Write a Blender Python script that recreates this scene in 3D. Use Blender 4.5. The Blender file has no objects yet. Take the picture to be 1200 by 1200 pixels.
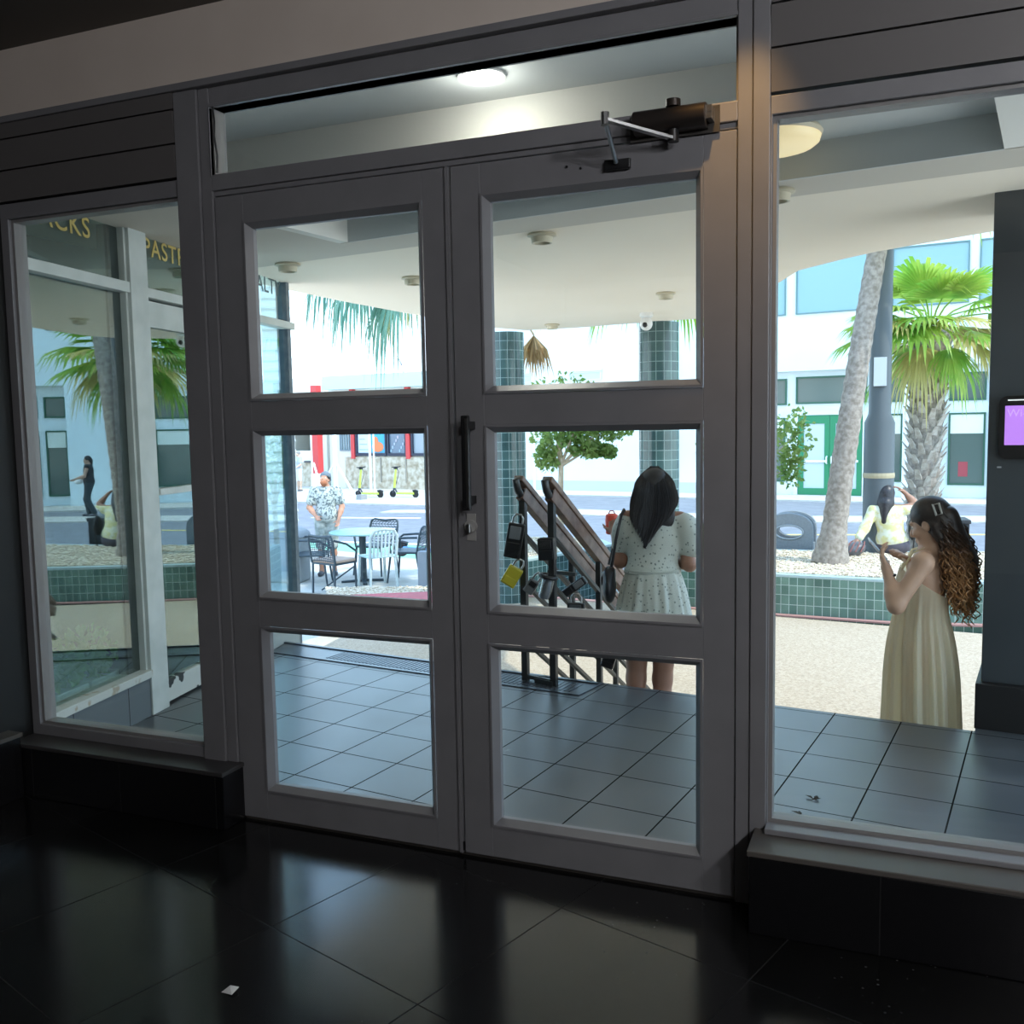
import bpy, bmesh, math, random
import numpy as np
from mathutils import Vector, Matrix, Quaternion
random.seed(7)
SC = bpy.context.scene
COL = SC.collection
PI = math.pi
A8 = 0.137                                   # the porch, the patio and the street are turned against the shopfront
E1 = Vector((math.cos(A8), -math.sin(A8), 0)); E2 = Vector((math.sin(A8), math.cos(A8), 0))
def street(s, t, z): return E1*s + E2*t + Vector((0, 0, z))
A12 = math.radians(10.6)                        # the splayed shop wall on the left
SU = Vector((-math.sin(A12), math.cos(A12), 0)); SN = Vector((math.cos(A12), math.sin(A12), 0)); SP0 = Vector((-2.35, 1.02, 0))
def shop(s, z, o=0.0): return SP0 + SU*s + SN*o + Vector((0, 0, z))

# ------------------------------------------------------------------ materials
def mat(name, col=(.5,.5,.5), rough=.6, metal=0.0, spec=.5, **kw):
    m = bpy.data.materials.new(name); m.use_nodes = True
    b = m.node_tree.nodes['Principled BSDF']
    b.inputs['Base Color'].default_value = (*col, 1); b.inputs['Roughness'].default_value = rough
    b.inputs['Metallic'].default_value = metal; b.inputs['Specular IOR Level'].default_value = spec
    for k, v in kw.items(): b.inputs[k].default_value = v
    return m
class NT:
    def __init__(s, m): s.m = m; s.t = m.node_tree; s.n = s.t.nodes; s.l = s.t.links; s.b = s.n['Principled BSDF']
    def node(s, typ, **kw):
        n = s.n.new(typ)
        for k, v in kw.items():
            if k.startswith('i_'):
                n.inputs[k[2:].replace('_', ' ')].default_value = v
            else: setattr(n, k, v)
        return n
    def link(s, a, b): s.l.new(a, b)
    def ramp(s, fac, stops, interp='LINEAR'):
        r = s.n.new('ShaderNodeValToRGB'); r.color_ramp.interpolation = interp
        e = r.color_ramp.elements
        e[0].position, e[0].color = stops[0][0], (*stops[0][1], 1); e[1].position, e[1].color = stops[-1][0], (*stops[-1][1], 1)
        for p, c in stops[1:-1]:
            q = e.new(p); q.color = (*c, 1)
        s.link(fac, r.inputs[0]); return r.outputs[0]
    def bump(s, h, strength=.3, dist=.01):
        b = s.node('ShaderNodeBump'); b.inputs['Strength'].default_value = strength; b.inputs['Distance'].default_value = dist
        s.link(h, b.inputs['Height']); s.link(b.outputs[0], s.b.inputs['Normal'])
def noisy(name, c1, c2, scale=20, rough=.7, bump=0.0, detail=4, lo=.35, hi=.65, metal=0, spec=.5, coord='Object'):
    m = mat(name, c1, rough, metal, spec); t = NT(m)
    tc = t.node('ShaderNodeTexCoord'); nz = t.node('ShaderNodeTexNoise'); nz.inputs['Scale'].default_value = scale; nz.inputs['Detail'].default_value = detail
    t.link(tc.outputs[coord], nz.inputs['Vector'])
    t.link(t.ramp(nz.outputs[0], [(lo, c1), (hi, c2)]), t.b.inputs['Base Color'])
    if bump: t.bump(nz.outputs[0], bump)
    return m
def tiles(name, c1, c2, grout, size, rot=0.0, off=(0,0), gap=.006, rough=.3, rough2=None, uv=False, sizey=None, spec=.5, mott=0.0, bump=.4):
    """square tiles laid in world XY (or in the UVs, in metres)"""
    m = mat(name, c1, rough, 0, spec); t = NT(m)
    if uv:
        tc = t.node('ShaderNodeTexCoord'); v = tc.outputs['UV']
    else:
        g = t.node('ShaderNodeNewGeometry'); mp = t.node('ShaderNodeVectorRotate', rotation_type='Z_AXIS')
        mp.inputs['Angle'].default_value = rot; t.link(g.outputs['Position'], mp.inputs['Vector']); v = mp.outputs[0]
    ad = t.node('ShaderNodeVectorMath', operation='ADD'); ad.inputs[1].default_value = (off[0], off[1], 0); t.link(v, ad.inputs[0])
    br = t.node('ShaderNodeTexBrick', offset=0.0, squash=1.0)
    br.inputs['Color1'].default_value = (*c1, 1); br.inputs['Color2'].default_value = (*c2, 1); br.inputs['Mortar'].default_value = (*grout, 1)
    br.inputs['Scale'].default_value = 1; br.inputs['Mortar Size'].default_value = gap/2; br.inputs['Mortar Smooth'].default_value = .1
    br.inputs['Brick Width'].default_value = size; br.inputs['Row Height'].default_value = sizey or size
    t.link(ad.outputs[0], br.inputs['Vector'])
    col = br.outputs['Color']
    if mott:
        nz = t.node('ShaderNodeTexNoise'); nz.inputs['Scale'].default_value = 3.0; nz.inputs['Detail'].default_value = 6
        t.link(ad.outputs[0], nz.inputs['Vector'])
        mx = t.node('ShaderNodeMix', data_type='RGBA', blend_type='MULTIPLY'); mx.inputs['Factor'].default_value = mott
        t.link(col, mx.inputs['A']); t.link(t.ramp(nz.outputs[0], [(.3, (.55,.55,.55)), (.7, (1.3,1.3,1.3))]), mx.inputs['B']); col = mx.outputs['Result']
        rr = t.node('ShaderNodeMapRange'); rr.inputs['To Min'].default_value = max(.02, rough-.05); rr.inputs['To Max'].default_value = rough+.12
        t.link(nz.outputs[0], rr.inputs[0]); t.link(rr.outputs[0], t.b.inputs['Roughness'])
    sp = t.node('ShaderNodeMapRange'); sp.inputs['To Min'].default_value = spec; sp.inputs['To Max'].default_value = 0.0; t.link(br.outputs['Fac'], sp.inputs[0]); t.link(sp.outputs[0], t.b.inputs['Specular IOR Level'])
    t.link(col, t.b.inputs['Base Color'])
    inv = t.node('ShaderNodeMath', operation='SUBTRACT'); inv.inputs[0].default_value = 1; t.link(br.outputs['Fac'], inv.inputs[1])
    if bump: t.bump(inv.outputs[0], bump, .003)
    return m
def glass(name, tint=(.95,.97,.96), base=.05, edge=.55, power=4.0, rough=0.0, refl=(1,1,1)):
    """a thin clear pane: lets light straight through, mirrors more at a glancing angle"""
    m = bpy.data.materials.new(name); m.use_nodes = True; t = m.node_tree; t.nodes.clear()
    o = t.nodes.new('ShaderNodeOutputMaterial'); mx = t.nodes.new('ShaderNodeMixShader'); tr = t.nodes.new('ShaderNodeBsdfTransparent')
    gl = t.nodes.new('ShaderNodeBsdfGlossy'); gl.inputs['Roughness'].default_value = rough; gl.inputs['Color'].default_value = (*refl, 1); tr.inputs[0].default_value = (*tint, 1)
    lw = t.nodes.new('ShaderNodeLayerWeight'); lw.inputs['Blend'].default_value = .5
    pw = t.nodes.new('ShaderNodeMath'); pw.operation = 'POWER'; pw.inputs[1].default_value = power
    ml = t.nodes.new('ShaderNodeMath'); ml.operation = 'MULTIPLY_ADD'; ml.inputs[1].default_value = edge; ml.inputs[2].default_value = base
    L = t.links.new
    L(lw.outputs['Facing'], pw.inputs[0]); L(pw.outputs[0], ml.inputs[0]); L(ml.outputs[0], mx.inputs[0]); L(tr.outputs[0], mx.inputs[1]); L(gl.outputs[0], mx.inputs[2]); L(mx.outputs[0], o.inputs[0])
    return m
def emit(name, col, strength):
    m = mat(name, col, .4); b = m.node_tree.nodes['Principled BSDF']
    b.inputs['Emission Color'].default_value = (*col, 1); b.inputs['Emission Strength'].default_value = strength
    return m
def leafmat(name, c1, c2, trans=.45, rough=.45):
    m = mat(name, c1, rough); t = NT(m)
    tc = t.node('ShaderNodeTexCoord'); nz = t.node('ShaderNodeTexNoise'); nz.inputs['Scale'].default_value = 3
    t.link(tc.outputs['Object'], nz.inputs['Vector']); c = t.ramp(nz.outputs[0], [(.35, c1), (.65, c2)]); t.link(c, t.b.inputs['Base Color'])
    tl = t.node('ShaderNodeBsdfTranslucent'); t.link(c, tl.inputs[0]); mx = t.node('ShaderNodeMixShader'); mx.inputs[0].default_value = trans
    o = [n for n in t.n if n.type == 'OUTPUT_MATERIAL'][0]
    t.link(t.b.outputs[0], mx.inputs[1]); t.link(tl.outputs[0], mx.inputs[2]); t.link(mx.outputs[0], o.inputs[0])
    return m

# ------------------------------------------------------------------ mesh builder
class MB:
    def __init__(s): s.v = []; s.f = []; s.uv = {}; s.X = Matrix.Identity(4)
    def add(s, vs, fs, uvs=None):
        n = len(s.v); s.v += [tuple(s.X @ Vector(p)) for p in vs]
        for i, f in enumerate(fs):
            if uvs: s.uv[len(s.f)] = uvs[i]
            s.f.append(tuple(n+k for k in f))
        return s
    def box(s, lo, hi):
        x0,y0,z0 = lo; x1,y1,z1 = hi
        return s.add([(x0,y0,z0),(x1,y0,z0),(x1,y1,z0),(x0,y1,z0),(x0,y0,z1),(x1,y0,z1),(x1,y1,z1),(x0,y1,z1)],
                     [(0,3,2,1),(4,5,6,7),(0,1,5,4),(1,2,6,5),(2,3,7,6),(3,0,4,7)])
    def bar(s, a, b, w, h, up=(0,0,1)):
        a = Vector(a); b = Vector(b); d = (b-a).normalized(); u = Vector(up)
        if abs(d.dot(u)) > .99: u = Vector((1,0,0))
        r = d.cross(u).normalized()*w/2; q = r.cross(d).normalized()*h/2
        return s.add([a-r-q,a+r-q,a+r+q,a-r+q,b-r-q,b+r-q,b+r+q,b-r+q],[(0,1,2,3),(7,6,5,4),(0,4,5,1),(1,5,6,2),(2,6,7,3),(3,7,4,0)])
    def prism(s, pts, z0, z1, uv=False):
        n = len(pts); vs = [(p[0],p[1],z0) for p in pts]+[(p[0],p[1],z1) for p in pts]
        area = sum(pts[i][0]*pts[(i+1)%n][1]-pts[(i+1)%n][0]*pts[i][1] for i in range(n))
        fs = [tuple(range(n-1,-1,-1)), tuple(range(n,2*n))]+[(i,(i+1)%n,n+(i+1)%n,n+i) for i in range(n)]
        if area < 0: fs = [tuple(reversed(f)) for f in fs]
        uvs = None
        if uv:
            L = [0]
            for i in range(n): L.append(L[-1]+math.hypot(pts[(i+1)%n][0]-pts[i][0], pts[(i+1)%n][1]-pts[i][1]))
            uvs = []
            for k, f in enumerate(fs):
                if k < 2: uvs.append([(vs[i][0],vs[i][1]) for i in f])
                else:
                    i = k-2; mp = {i:(L[i],z0),(i+1)%n:(L[i+1],z0),n+(i+1)%n:(L[i+1],z1),n+i:(L[i],z1)}
                    uvs.append([mp[q] for q in f])
        return s.add(vs, fs, uvs)
    def tube(s, pts, r, n=8, cap=True, closed=False):
        pts = [Vector(p) for p in pts]; m = len(pts); rs = r if isinstance(r,(list,tuple)) else [r]*m
        vs = []; prev = None
        for i, p in enumerate(pts):
            if closed: d = (pts[(i+1)%m]-pts[i-1])
            else: d = (pts[min(i+1,m-1)]-pts[max(i-1,0)])
            d = d.normalized() if d.length > 1e-9 else Vector((0,0,1))
            if prev is None:
                u = Vector((0,0,1)) if abs(d.z) < .9 else Vector((1,0,0)); a = d.cross(u).normalized()
            else:
                a = (prev - d*prev.dot(d)); a = a.normalized() if a.length > 1e-6 else d.orthogonal().normalized()
            prev = a; b = d.cross(a)
            vs += [p + (a*math.cos(2*PI*k/n)+b*math.sin(2*PI*k/n))*rs[i] for k in range(n)]
        fs = []
        for i in range(m if closed else m-1):
            j = (i+1) % m
            fs += [(i*n+k, i*n+(k+1)%n, j*n+(k+1)%n, j*n+k) for k in range(n)]
        if cap and not closed: fs += [tuple(range(n-1,-1,-1)), tuple((m-1)*n+k for k in range(n))]
        return s.add(vs, fs)
    def cyl(s, a, b, r0, r1=None, n=16): return s.tube([a,b],[r0, r0 if r1 is None else r1], n)
    def lathe(s, prof, c=(0,0,0), n=24, uv=False):
        m = len(prof); vs = []; c = Vector(c)
        for r, z in prof: vs += [c+Vector((r*math.cos(2*PI*k/n), r*math.sin(2*PI*k/n), z)) for k in range(n)]
        fs = []; uvs = []
        for i in range(m-1):
            for k in range(n):
                fs.append((i*n+k, i*n+(k+1)%n, (i+1)*n+(k+1)%n, (i+1)*n+k))
                R = max(prof[i][0], .001)
                uvs.append([(2*PI*R*k/n, prof[i][1]),(2*PI*R*(k+1)/n, prof[i][1]),(2*PI*R*(k+1)/n, prof[i+1][1]),(2*PI*R*k/n, prof[i+1][1])])
        if prof[0][0] > 1e-4: fs.append(tuple(range(n-1,-1,-1))); uvs.append([(0,0)]*n)
        if prof[-1][0] > 1e-4: fs.append(tuple((m-1)*n+k for k in range(n))); uvs.append([(0,0)]*n)
        return s.add(vs, fs, uvs if uv else None)
    def ball(s, c, r, n=12, m=8):
        r = r if isinstance(r,(tuple,list)) else (r,r,r); vs = [(c[0],c[1],c[2]-r[2])]; fs = []
        for i in range(1,m):
            a = -PI/2+PI*i/m
            vs += [(c[0]+r[0]*math.cos(a)*math.cos(2*PI*k/n), c[1]+r[1]*math.cos(a)*math.sin(2*PI*k/n), c[2]+r[2]*math.sin(a)) for k in range(n)]
        vs.append((c[0],c[1],c[2]+r[2])); L = len(vs)-1
        fs += [(0,1+(k+1)%n,1+k) for k in range(n)]
        for i in range(m-2): fs += [(1+i*n+k,1+i*n+(k+1)%n,1+(i+1)*n+(k+1)%n,1+(i+1)*n+k) for k in range(n)]
        fs += [(L,1+(m-2)*n+k,1+(m-2)*n+(k+1)%n) for k in range(n)]
        return s.add(vs, fs)
    def frame(s, o, i, y0, y1):
        """rectangular ring in the XZ plane: o/i = (x0,z0,x1,z1), from y0 to y1"""
        def r(q, y): return [(q[0],y,q[1]),(q[2],y,q[1]),(q[2],y,q[3]),(q[0],y,q[3])]
        vs = r(o,y0)+r(i,y0)+r(o,y1)+r(i,y1); fs = []
        for k in range(4):
            j = (k+1)%4
            fs += [(k,j,4+j,4+k),(8+j,8+k,12+k,12+j),(j,k,8+k,8+j),(4+k,4+j,12+j,12+k)]
        return s.add(vs, fs)
    def moulding(s, o, i, y0, y1):
        """sloping bead round a pane: proud of y0 at the outer edge, falling to y1 at the inner edge"""
        def r(q, y): return [(q[0],y,q[1]),(q[2],y,q[1]),(q[2],y,q[3]),(q[0],y,q[3])]
        mid = tuple(a+(b-a)*.3 for a, b in zip(o, i))
        vs = r(o,y0)+r(o,y0-.006)+r(mid,y0-.006)+r(i,y1)+r(i,y1+.02); fs = []
        for L in range(4):
            for k in range(4):
                j = (k+1)%4; fs.append((L*4+k,L*4+j,L*4+4+j,L*4+4+k))
        return s.add(vs, fs)
    def build(s, name, m, parent=None, smooth=None, bevel=0, seg=2, loc=None, sub=0):
        me = bpy.data.meshes.new(name); me.from_pydata(s.v, [], s.f)
        if s.uv:
            ul = me.uv_layers.new(name='UVMap')
            for i, p in enumerate(me.polygons):
                u = s.uv.get(i)
                if u:
                    for k, li in enumerate(p.loop_indices): ul.data[li].uv = u[k]
        me.materials.append(m); me.validate(); me.update()
        if smooth is not None:
            me.polygons.foreach_set('use_smooth', [True]*len(me.polygons)); me.set_sharp_from_angle(angle=math.radians(smooth))
        o = bpy.data.objects.new(name, me); COL.objects.link(o)
        if parent is not None: o.parent = parent
        if loc is not None: o.location = loc
        if bevel:
            b = o.modifiers.new('bevel','BEVEL'); b.width = bevel; b.segments = seg; b.limit_method = 'ANGLE'; b.angle_limit = math.radians(40)
        if sub:
            b = o.modifiers.new('sub','SUBSURF'); b.levels = sub; b.render_levels = sub
        return o
def tag(o, label=None, cat=None, group=None, kind=None):
    if label: o['label'] = label
    if cat: o['category'] = cat
    if group: o['group'] = group
    if kind: o['kind'] = kind
    return o
def thing(name, label, cat, loc=(0,0,0), rz=0, group=None):
    o = bpy.data.objects.new(name, None); COL.objects.link(o); o.location = loc; o.rotation_euler = (0,0,rz); o.empty_display_size = .1
    return tag(o, label, cat, group)
def setting(o): o['kind'] = 'structure'; return o
def copy_tree(o, loc=None, rz=None, label=None, parent=None):
    c = o.copy(); COL.objects.link(c)
    if parent is not None: c.parent = parent
    if loc is not None: c.location = loc
    if rz is not None: c.rotation_euler = (0,0,rz)
    if label: c['label'] = label
    for ch in list(o.children): copy_tree(ch, parent=c)
    return c
def text(name, body, size, m, M4, depth=.002, parent=None, align='LEFT', bold=0.0, space=1.0):
    cu = bpy.data.curves.new(name+'_curve','FONT'); cu.body = body; cu.size = size; cu.extrude = depth; cu.align_x = align; cu.offset = bold; cu.space_character = space
    tmp = bpy.data.objects.new(name+'_tmp', cu); COL.objects.link(tmp)
    dg = bpy.context.evaluated_depsgraph_get(); me = bpy.data.meshes.new_from_object(tmp.evaluated_get(dg))
    bpy.data.objects.remove(tmp); bpy.data.curves.remove(cu)
    me.name = name; me.materials.clear(); me.materials.append(m)
    me.transform(M4); o = bpy.data.objects.new(name, me); COL.objects.link(o)
    if parent is not None: o.parent = parent
    return o
SKY, SUN, WARM, ROOM, EXPO = 4.2, 4.2, 34, 84, 0.0
# ================================================================== materials of the place
FRAME = noisy('grey frame paint', (.205,.200,.210), (.225,.220,.230), 6, .42, 0)
FRAME2 = mat('grey slat paint', (.135,.125,.122), .5)
def scuffs(m, scale, lo, hi, col):
    t = NT(m); g = t.node('ShaderNodeNewGeometry'); v = t.node('ShaderNodeTexVoronoi'); v.inputs['Scale'].default_value = scale; t.link(g.outputs['Position'], v.inputs['Vector'])
    nz = t.node('ShaderNodeTexNoise'); nz.inputs['Scale'].default_value = 2.2; nz.inputs['Detail'].default_value = 5; t.link(g.outputs['Position'], nz.inputs['Vector'])
    a = t.ramp(v.outputs['Distance'], [(lo, (1,1,1)),(hi, (0,0,0))]); b = t.ramp(nz.outputs[0], [(.52, (0,0,0)),(.66, (1,1,1))])
    mu = t.node('ShaderNodeMath', operation='MULTIPLY'); t.link(a, mu.inputs[0]); t.link(b, mu.inputs[1])
    src = t.b.inputs['Base Color'].links[0].from_socket; mx = t.node('ShaderNodeMix', data_type='RGBA'); mx.inputs['B'].default_value = (*col,1)
    t.link(mu.outputs[0], mx.inputs['Factor']); t.link(src, mx.inputs['A']); t.link(mx.outputs['Result'], t.b.inputs['Base Color'])
BEIGE = noisy('beige wall paint', (.68,.585,.51), (.71,.615,.54), 4, .8)
DARKW = mat('black wall', (.005,.005,.005), .6)
CEILM = mat('ceiling paint', (.16,.145,.13), .8)
BLACKTILE = tiles('black glossy base tile', (.006,.006,.007), (.008,.008,.009), (.02,.02,.02), .46, 0, (.1,0), .004, .25)
FLOORM = tiles('black terrazzo floor', (.006,.006,.006), (.008,.008,.008), (.022,.022,.022), .62, .31, (.2,.1), .004, .13, mott=.6, bump=.1)
scuffs(FLOORM, 34, .06, .14, (.10,.10,.10))
CHROME = mat('brushed steel', (.5,.5,.5), .28, 1); BLACKM = mat('black metal', (.012,.012,.013), .35); BRONZE = mat('dark bronze metal', (.06,.05,.045), .32, .6)
GLASS = glass('clear pane glass', (.93,.96,.95), .035, .5, 4.5)
SHOPGLASS = glass('tinted shop glass', (.80,.88,.87), .13, .62, 2.2, 0, (.80,.92,.90))
PORCH = tiles('grey porch tile', (.074,.083,.092), (.082,.091,.100), (.018,.018,.018), .3121, A8, (-.7469+.3121*20,-.926+.3121*20), .007, .31, mott=.5, bump=.15, spec=1.0)
WHITEP = noisy('weathered white paint', (.56,.60,.57), (.66,.69,.66), 9, .55)
LEDGE = mat('sill paint', (.095,.085,.075), .45)
SOFF = noisy('white canopy plaster', (.90,.81,.68), (.93,.84,.71), 1.5, .85); SOFF2 = mat('beige canopy plaster', (.62,.575,.50), .85)
COFF = mat('grey coffer paint', (.60,.625,.62), .85); COFW = mat('white coffer edge', (.86,.84,.78), .85)
# ------------------------------------------------------------------ inside
def st(name, mb, m, **k): return setting(mb.build(name, m, **k))
st('floor', MB().box((-2.2,-7,-.15),(3.6,0.06,0)), FLOORM)
st('ceiling', MB().box((-2.2,-7,2.985),(3.6,.05,3.1)), CEILM)
st('wall_front', MB().box((-2.2,0.0,2.70),(3.6,.12,2.985)), BEIGE)
st('wall_left', MB().box((-2.25,-7,0),(-2.055,.0,2.985)).box((-2.25,0,0),(-2.055,.06,2.985)), DARKW)
st('wall_right', MB().box((3.5,-7,0),(3.6,.06,2.985)), DARKW)
st('wall_back', MB().box((-2.2,-7.1,0),(3.6,-7,2.985)), mat('dim back wall', (.16,.14,.12), .8))
st('baseboard_left', MB().box((-2.055,-7,0),(-1.985,-.125,.255)), BLACKTILE, bevel=.004)
st('trim_1', MB().box((-2.055,-7,.256),(-1.975,-.125,.272)), LEDGE)
st('trim_2', MB().box((-2.055,-.118,0),(-.985,.05,.205)), BLACKTILE, bevel=.004)
st('trim_3', MB().box((-2.055,-.125,.206),(-.98,.05,.222)), mat('dark left sill', (.05,.047,.046), .35), bevel=.003)
st('trim_4', MB().box((.925,-.175,0),(3.5,.05,.232)), BLACKTILE, bevel=.004)
st('trim_21', MB().box((.953,-.055,.2505),(3.5,-.004,.268)), FRAME, bevel=.003)
st('trim_5', MB().box((.92,-.182,.233),(3.5,.05,.25)), LEDGE, bevel=.003)
# shopfront posts and rails
f = MB()
f.box((-1.155,-.012,.0),(-1.052,.09,2.70)); f.box((-1.050,-.004,.0),(-1.003,.09,2.70))
f.box((.860,-.006,.0),(.902,.09,2.70)); f.box((.904,-.014,.0),(.952,.09,2.70))
f.box((-1.003,-.006,2.340),(.860,.085,2.3965)); f.box((-1.003,.0,2.633),(.860,.085,2.70)); f.box((-2.055,-.03,2.70),(3.5,.02,2.725))
f.box((-1.003,.005,2.322),(.860,.03,2.340))
st('trim_6', f, FRAME, bevel=.003)
f = MB().box((-1.003,.01,0),(.86,.085,.012)); st('trim_7', f, mat('steel threshold', (.2,.18,.16), .35, .8))
# slatted panels over the side windows
for i, (x0, x1) in enumerate(((-2.055,-1.157),(.953,2.62))):
    sl = MB()
    for k, (z0, z1) in enumerate(((2.405,2.518),(2.528,2.638),(2.648,2.70))):
        X = MB(); sl.add([(x0,-.008,z0),(x1,-.008,z0),(x1,-.018,z1),(x0,-.018,z1),(x0,.04,z0),(x1,.04,z0),(x1,.04,z1),(x0,.04,z1)],
                         [(0,1,2,3),(5,4,7,6),(1,0,4,5),(2,1,5,6),(3,2,6,7),(0,3,7,4)])
    sl.box((x0,.045,2.395 if i == 0 else 2.4045),(x1,.07,2.70))
    st('trim_%d' % (8+i), sl, FRAME2)
# windows: frame with a pane each
def window(n, x0, x1, g0, g1, z0, z1, gz0, gz1, m=FRAME, lip=True):
    w = setting(MB().frame((x0,z0,x1,z1),(g0-.012,gz0-.012,g1+.012,gz1+.012),-.004,.08).build('window_%d' % n, m, bevel=.002))
    MB().frame((g0-.013,gz0-.013,g1+.013,gz1+.013),(g0,gz0,g1,gz1),.012,.07).build('glazing_bead', mat('grey bead %d' % n, (.24,.23,.225), .4), w)
    MB().box((g0-.005,.046,gz0-.005),(g1+.005,.052,gz1+.005)).build('pane', GLASS, w)
    return w
w1 = window(1, -2.055, -1.157, -2.002, -1.122, .222, 2.396, .277, 2.325)
w2 = window(2, .953, 2.62, .968, 2.55, .25, 2.396, .276, 2.333)
st('trim_10', MB().box((2.62,-.02,0),(3.5,.09,2.70)), DARKW)
w3 = window(3, -1.003, .860, -.998, .853, 2.397, 2.632, 2.400, 2.632)
# the double door
def leaf(n, x0, x1, p0, p1):
    rows = ((.146,.729),(.883,1.458),(1.610,2.197))
    d = MB(); y0, y1 = .002, .062; mw = .026
    d.box((x0,y0,.012),(p0-mw,y1,2.318)); d.box((p1+mw,y0,.012),(x1,y1,2.318))
    zs = [.012]+[q for r in rows for q in (r[0]-mw, r[1]+mw)]+[2.318]
    for k in range(0,8,2): d.box((p0-mw,y0+.0006,zs[k]),(p1+mw,y1,zs[k+1]))
    o = setting(d.build('door_%d' % n, FRAME, bevel=.0015))
    for r in rows:
        MB().moulding((p0-mw,r[0]-mw,p1+mw,r[1]+mw),(p0,r[0],p1,r[1]),.002,.022).build('glazing_bead', FRAME, o)
        MB().box((p0-.004,.038,r[0]-.004),(p1+.004,.044,r[1]+.004)).build('pane', GLASS, o)
    return o
d1 = leaf(1, -.999, -.066, -.852, -.190)
d2 = leaf(2, -.058, .857, .072, .735)
# meeting strip of the left leaf, pull handle and lock on the right leaf
MB().box((-.076,-.006,.012),(-.064,.03,2.318)).build('meeting_strip', FRAME, d1)
h = MB().box((-.012,-.062,1.205),(.016,-.046,1.515)); hd = h.build('pull_handle', BLACKM, d2, bevel=.004)
MB().box((.004,-.064,1.215),(.014,-.060,1.505)).build('grip_strip', CHROME, hd)
MB().box((-.008,-.05,1.225),(.012,.004,1.25)).box((-.008,-.05,1.47),(.012,.004,1.495)).build('handle_post', BLACKM, hd)
lk = MB().cyl((-.008,.004,1.148),(-.008,-.012,1.148),.021,n=20); lk.box((-.024,-.002,1.10),(.008,.004,1.19)); lo = lk.build('lock', mat('lock grey', (.50,.49,.47), .35, .3), d2, smooth=30)
MB().box((-.014,-.03,1.128),(-.002,-.012,1.158)).build('thumb_turn', CHROME, lo, bevel=.003)
bl = MB()
for x, z in ((.34,2.272),(.385,2.262)): bl.cyl((x,.004,z),(x,-.001,z),.004,n=8)
bl.build('screw_hole', BLACKM, d2)
MB().box((-.075,-.004,.02),(-.06,.004,.05)).build('floor_bolt', BLACKM, d1)
# door closer
dc = thing('door_closer', 'dark bronze door closer with a folded arm fixed above the right door', 'door closer', (.67,-.006,2.36))
MB().box((-.125,-.004,-.045),(.14,.0,.03)).build('mounting_plate', mat('brown plate', (.05,.045,.04), .45), dc)
b = MB().cyl((-.105,-.038,-.002),(.108,-.038,-.002),.033,n=20); b.box((-.105,-.038,-.035),(.108,-.004,.031)); b.build('body', BRONZE, dc, smooth=35, bevel=.002)
MB().box((.108,-.05,-.018),(.125,-.004,.02)).cyl((.117,-.052,.008),(.117,-.045,.008),.008,n=10).cyl((.117,-.052,-.01),(.117,-.045,-.01),.008,n=10).build('end_cap', CHROME, dc)
MB().cyl((.012,-.04,.03),(.012,-.04,.05),.022,n=16).build('top_cap', BRONZE, dc, smooth=30)
MB().cyl((.012,-.04,-.035),(.012,-.04,-.068),.017,n=16).build('spindle', BLACKM, dc, smooth=30)
MB().bar((.012,-.045,-.06),(-.155,-.17,-.02),.022,.008).cyl((-.155,-.17,-.035),(-.155,-.17,-.0),.012,n=12).build('main_arm', CHROME, dc)
MB().cyl((-.155,-.165,-.025),(-.165,-.02,-.10),.007,n=10).build('forearm', CHROME, dc)
MB().box((-.205,-.012,-.118),(-.125,.004,-.088)).build('foot_bracket', BLACKM, dc, bevel=.003)
wire = MB().tube([(-.985,-.004,2.63),(-.978,-.006,2.58),(-.982,-.006,2.53),(-.972,-.006,2.46),(-.976,-.006,2.40)],.0035,6).build('loose_cable', BLACKM, smooth=60)
tag(wire, 'thin loose cable hanging at the left edge of the window over the doors', 'cable')
# litter on the inside floor
p = MB(); p.add([(-.02,-.012,.001),(.018,-.016,.004),(.022,.01,.012),(-.012,.016,.006),(0,0,.014)],[(0,1,4),(1,2,4),(2,3,4),(3,0,4),(3,2,1,0)])
tag(p.build('paper_scrap', mat('white paper', (.8,.8,.78), .8), loc=(-.313,-.936,0)), 'tiny white scrap of paper on the black inside floor', 'litter')

# ================================================================== porch
B8 = .3121
porch = MB().prism([tuple(street(a,b,0)[:2]) for a,b in ((-3.6,7*B8+.03),(2.6,7*B8+.03),(3.5,.0),(3.5,-.35),(-2.6,-.3))], -.5, 0.0)
porch.v = [(x, max(y,.06), z) for x,y,z in porch.v]
porch.prism([tuple(street(a,b,0)[:2]) for a,b in ((4.43*B8,7*B8+.03),(3.4,7*B8+.03),(3.4,10.2*B8),(4.43*B8,10.2*B8))], -.5, 0.0)
st('porch_floor', porch, PORCH)
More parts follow.
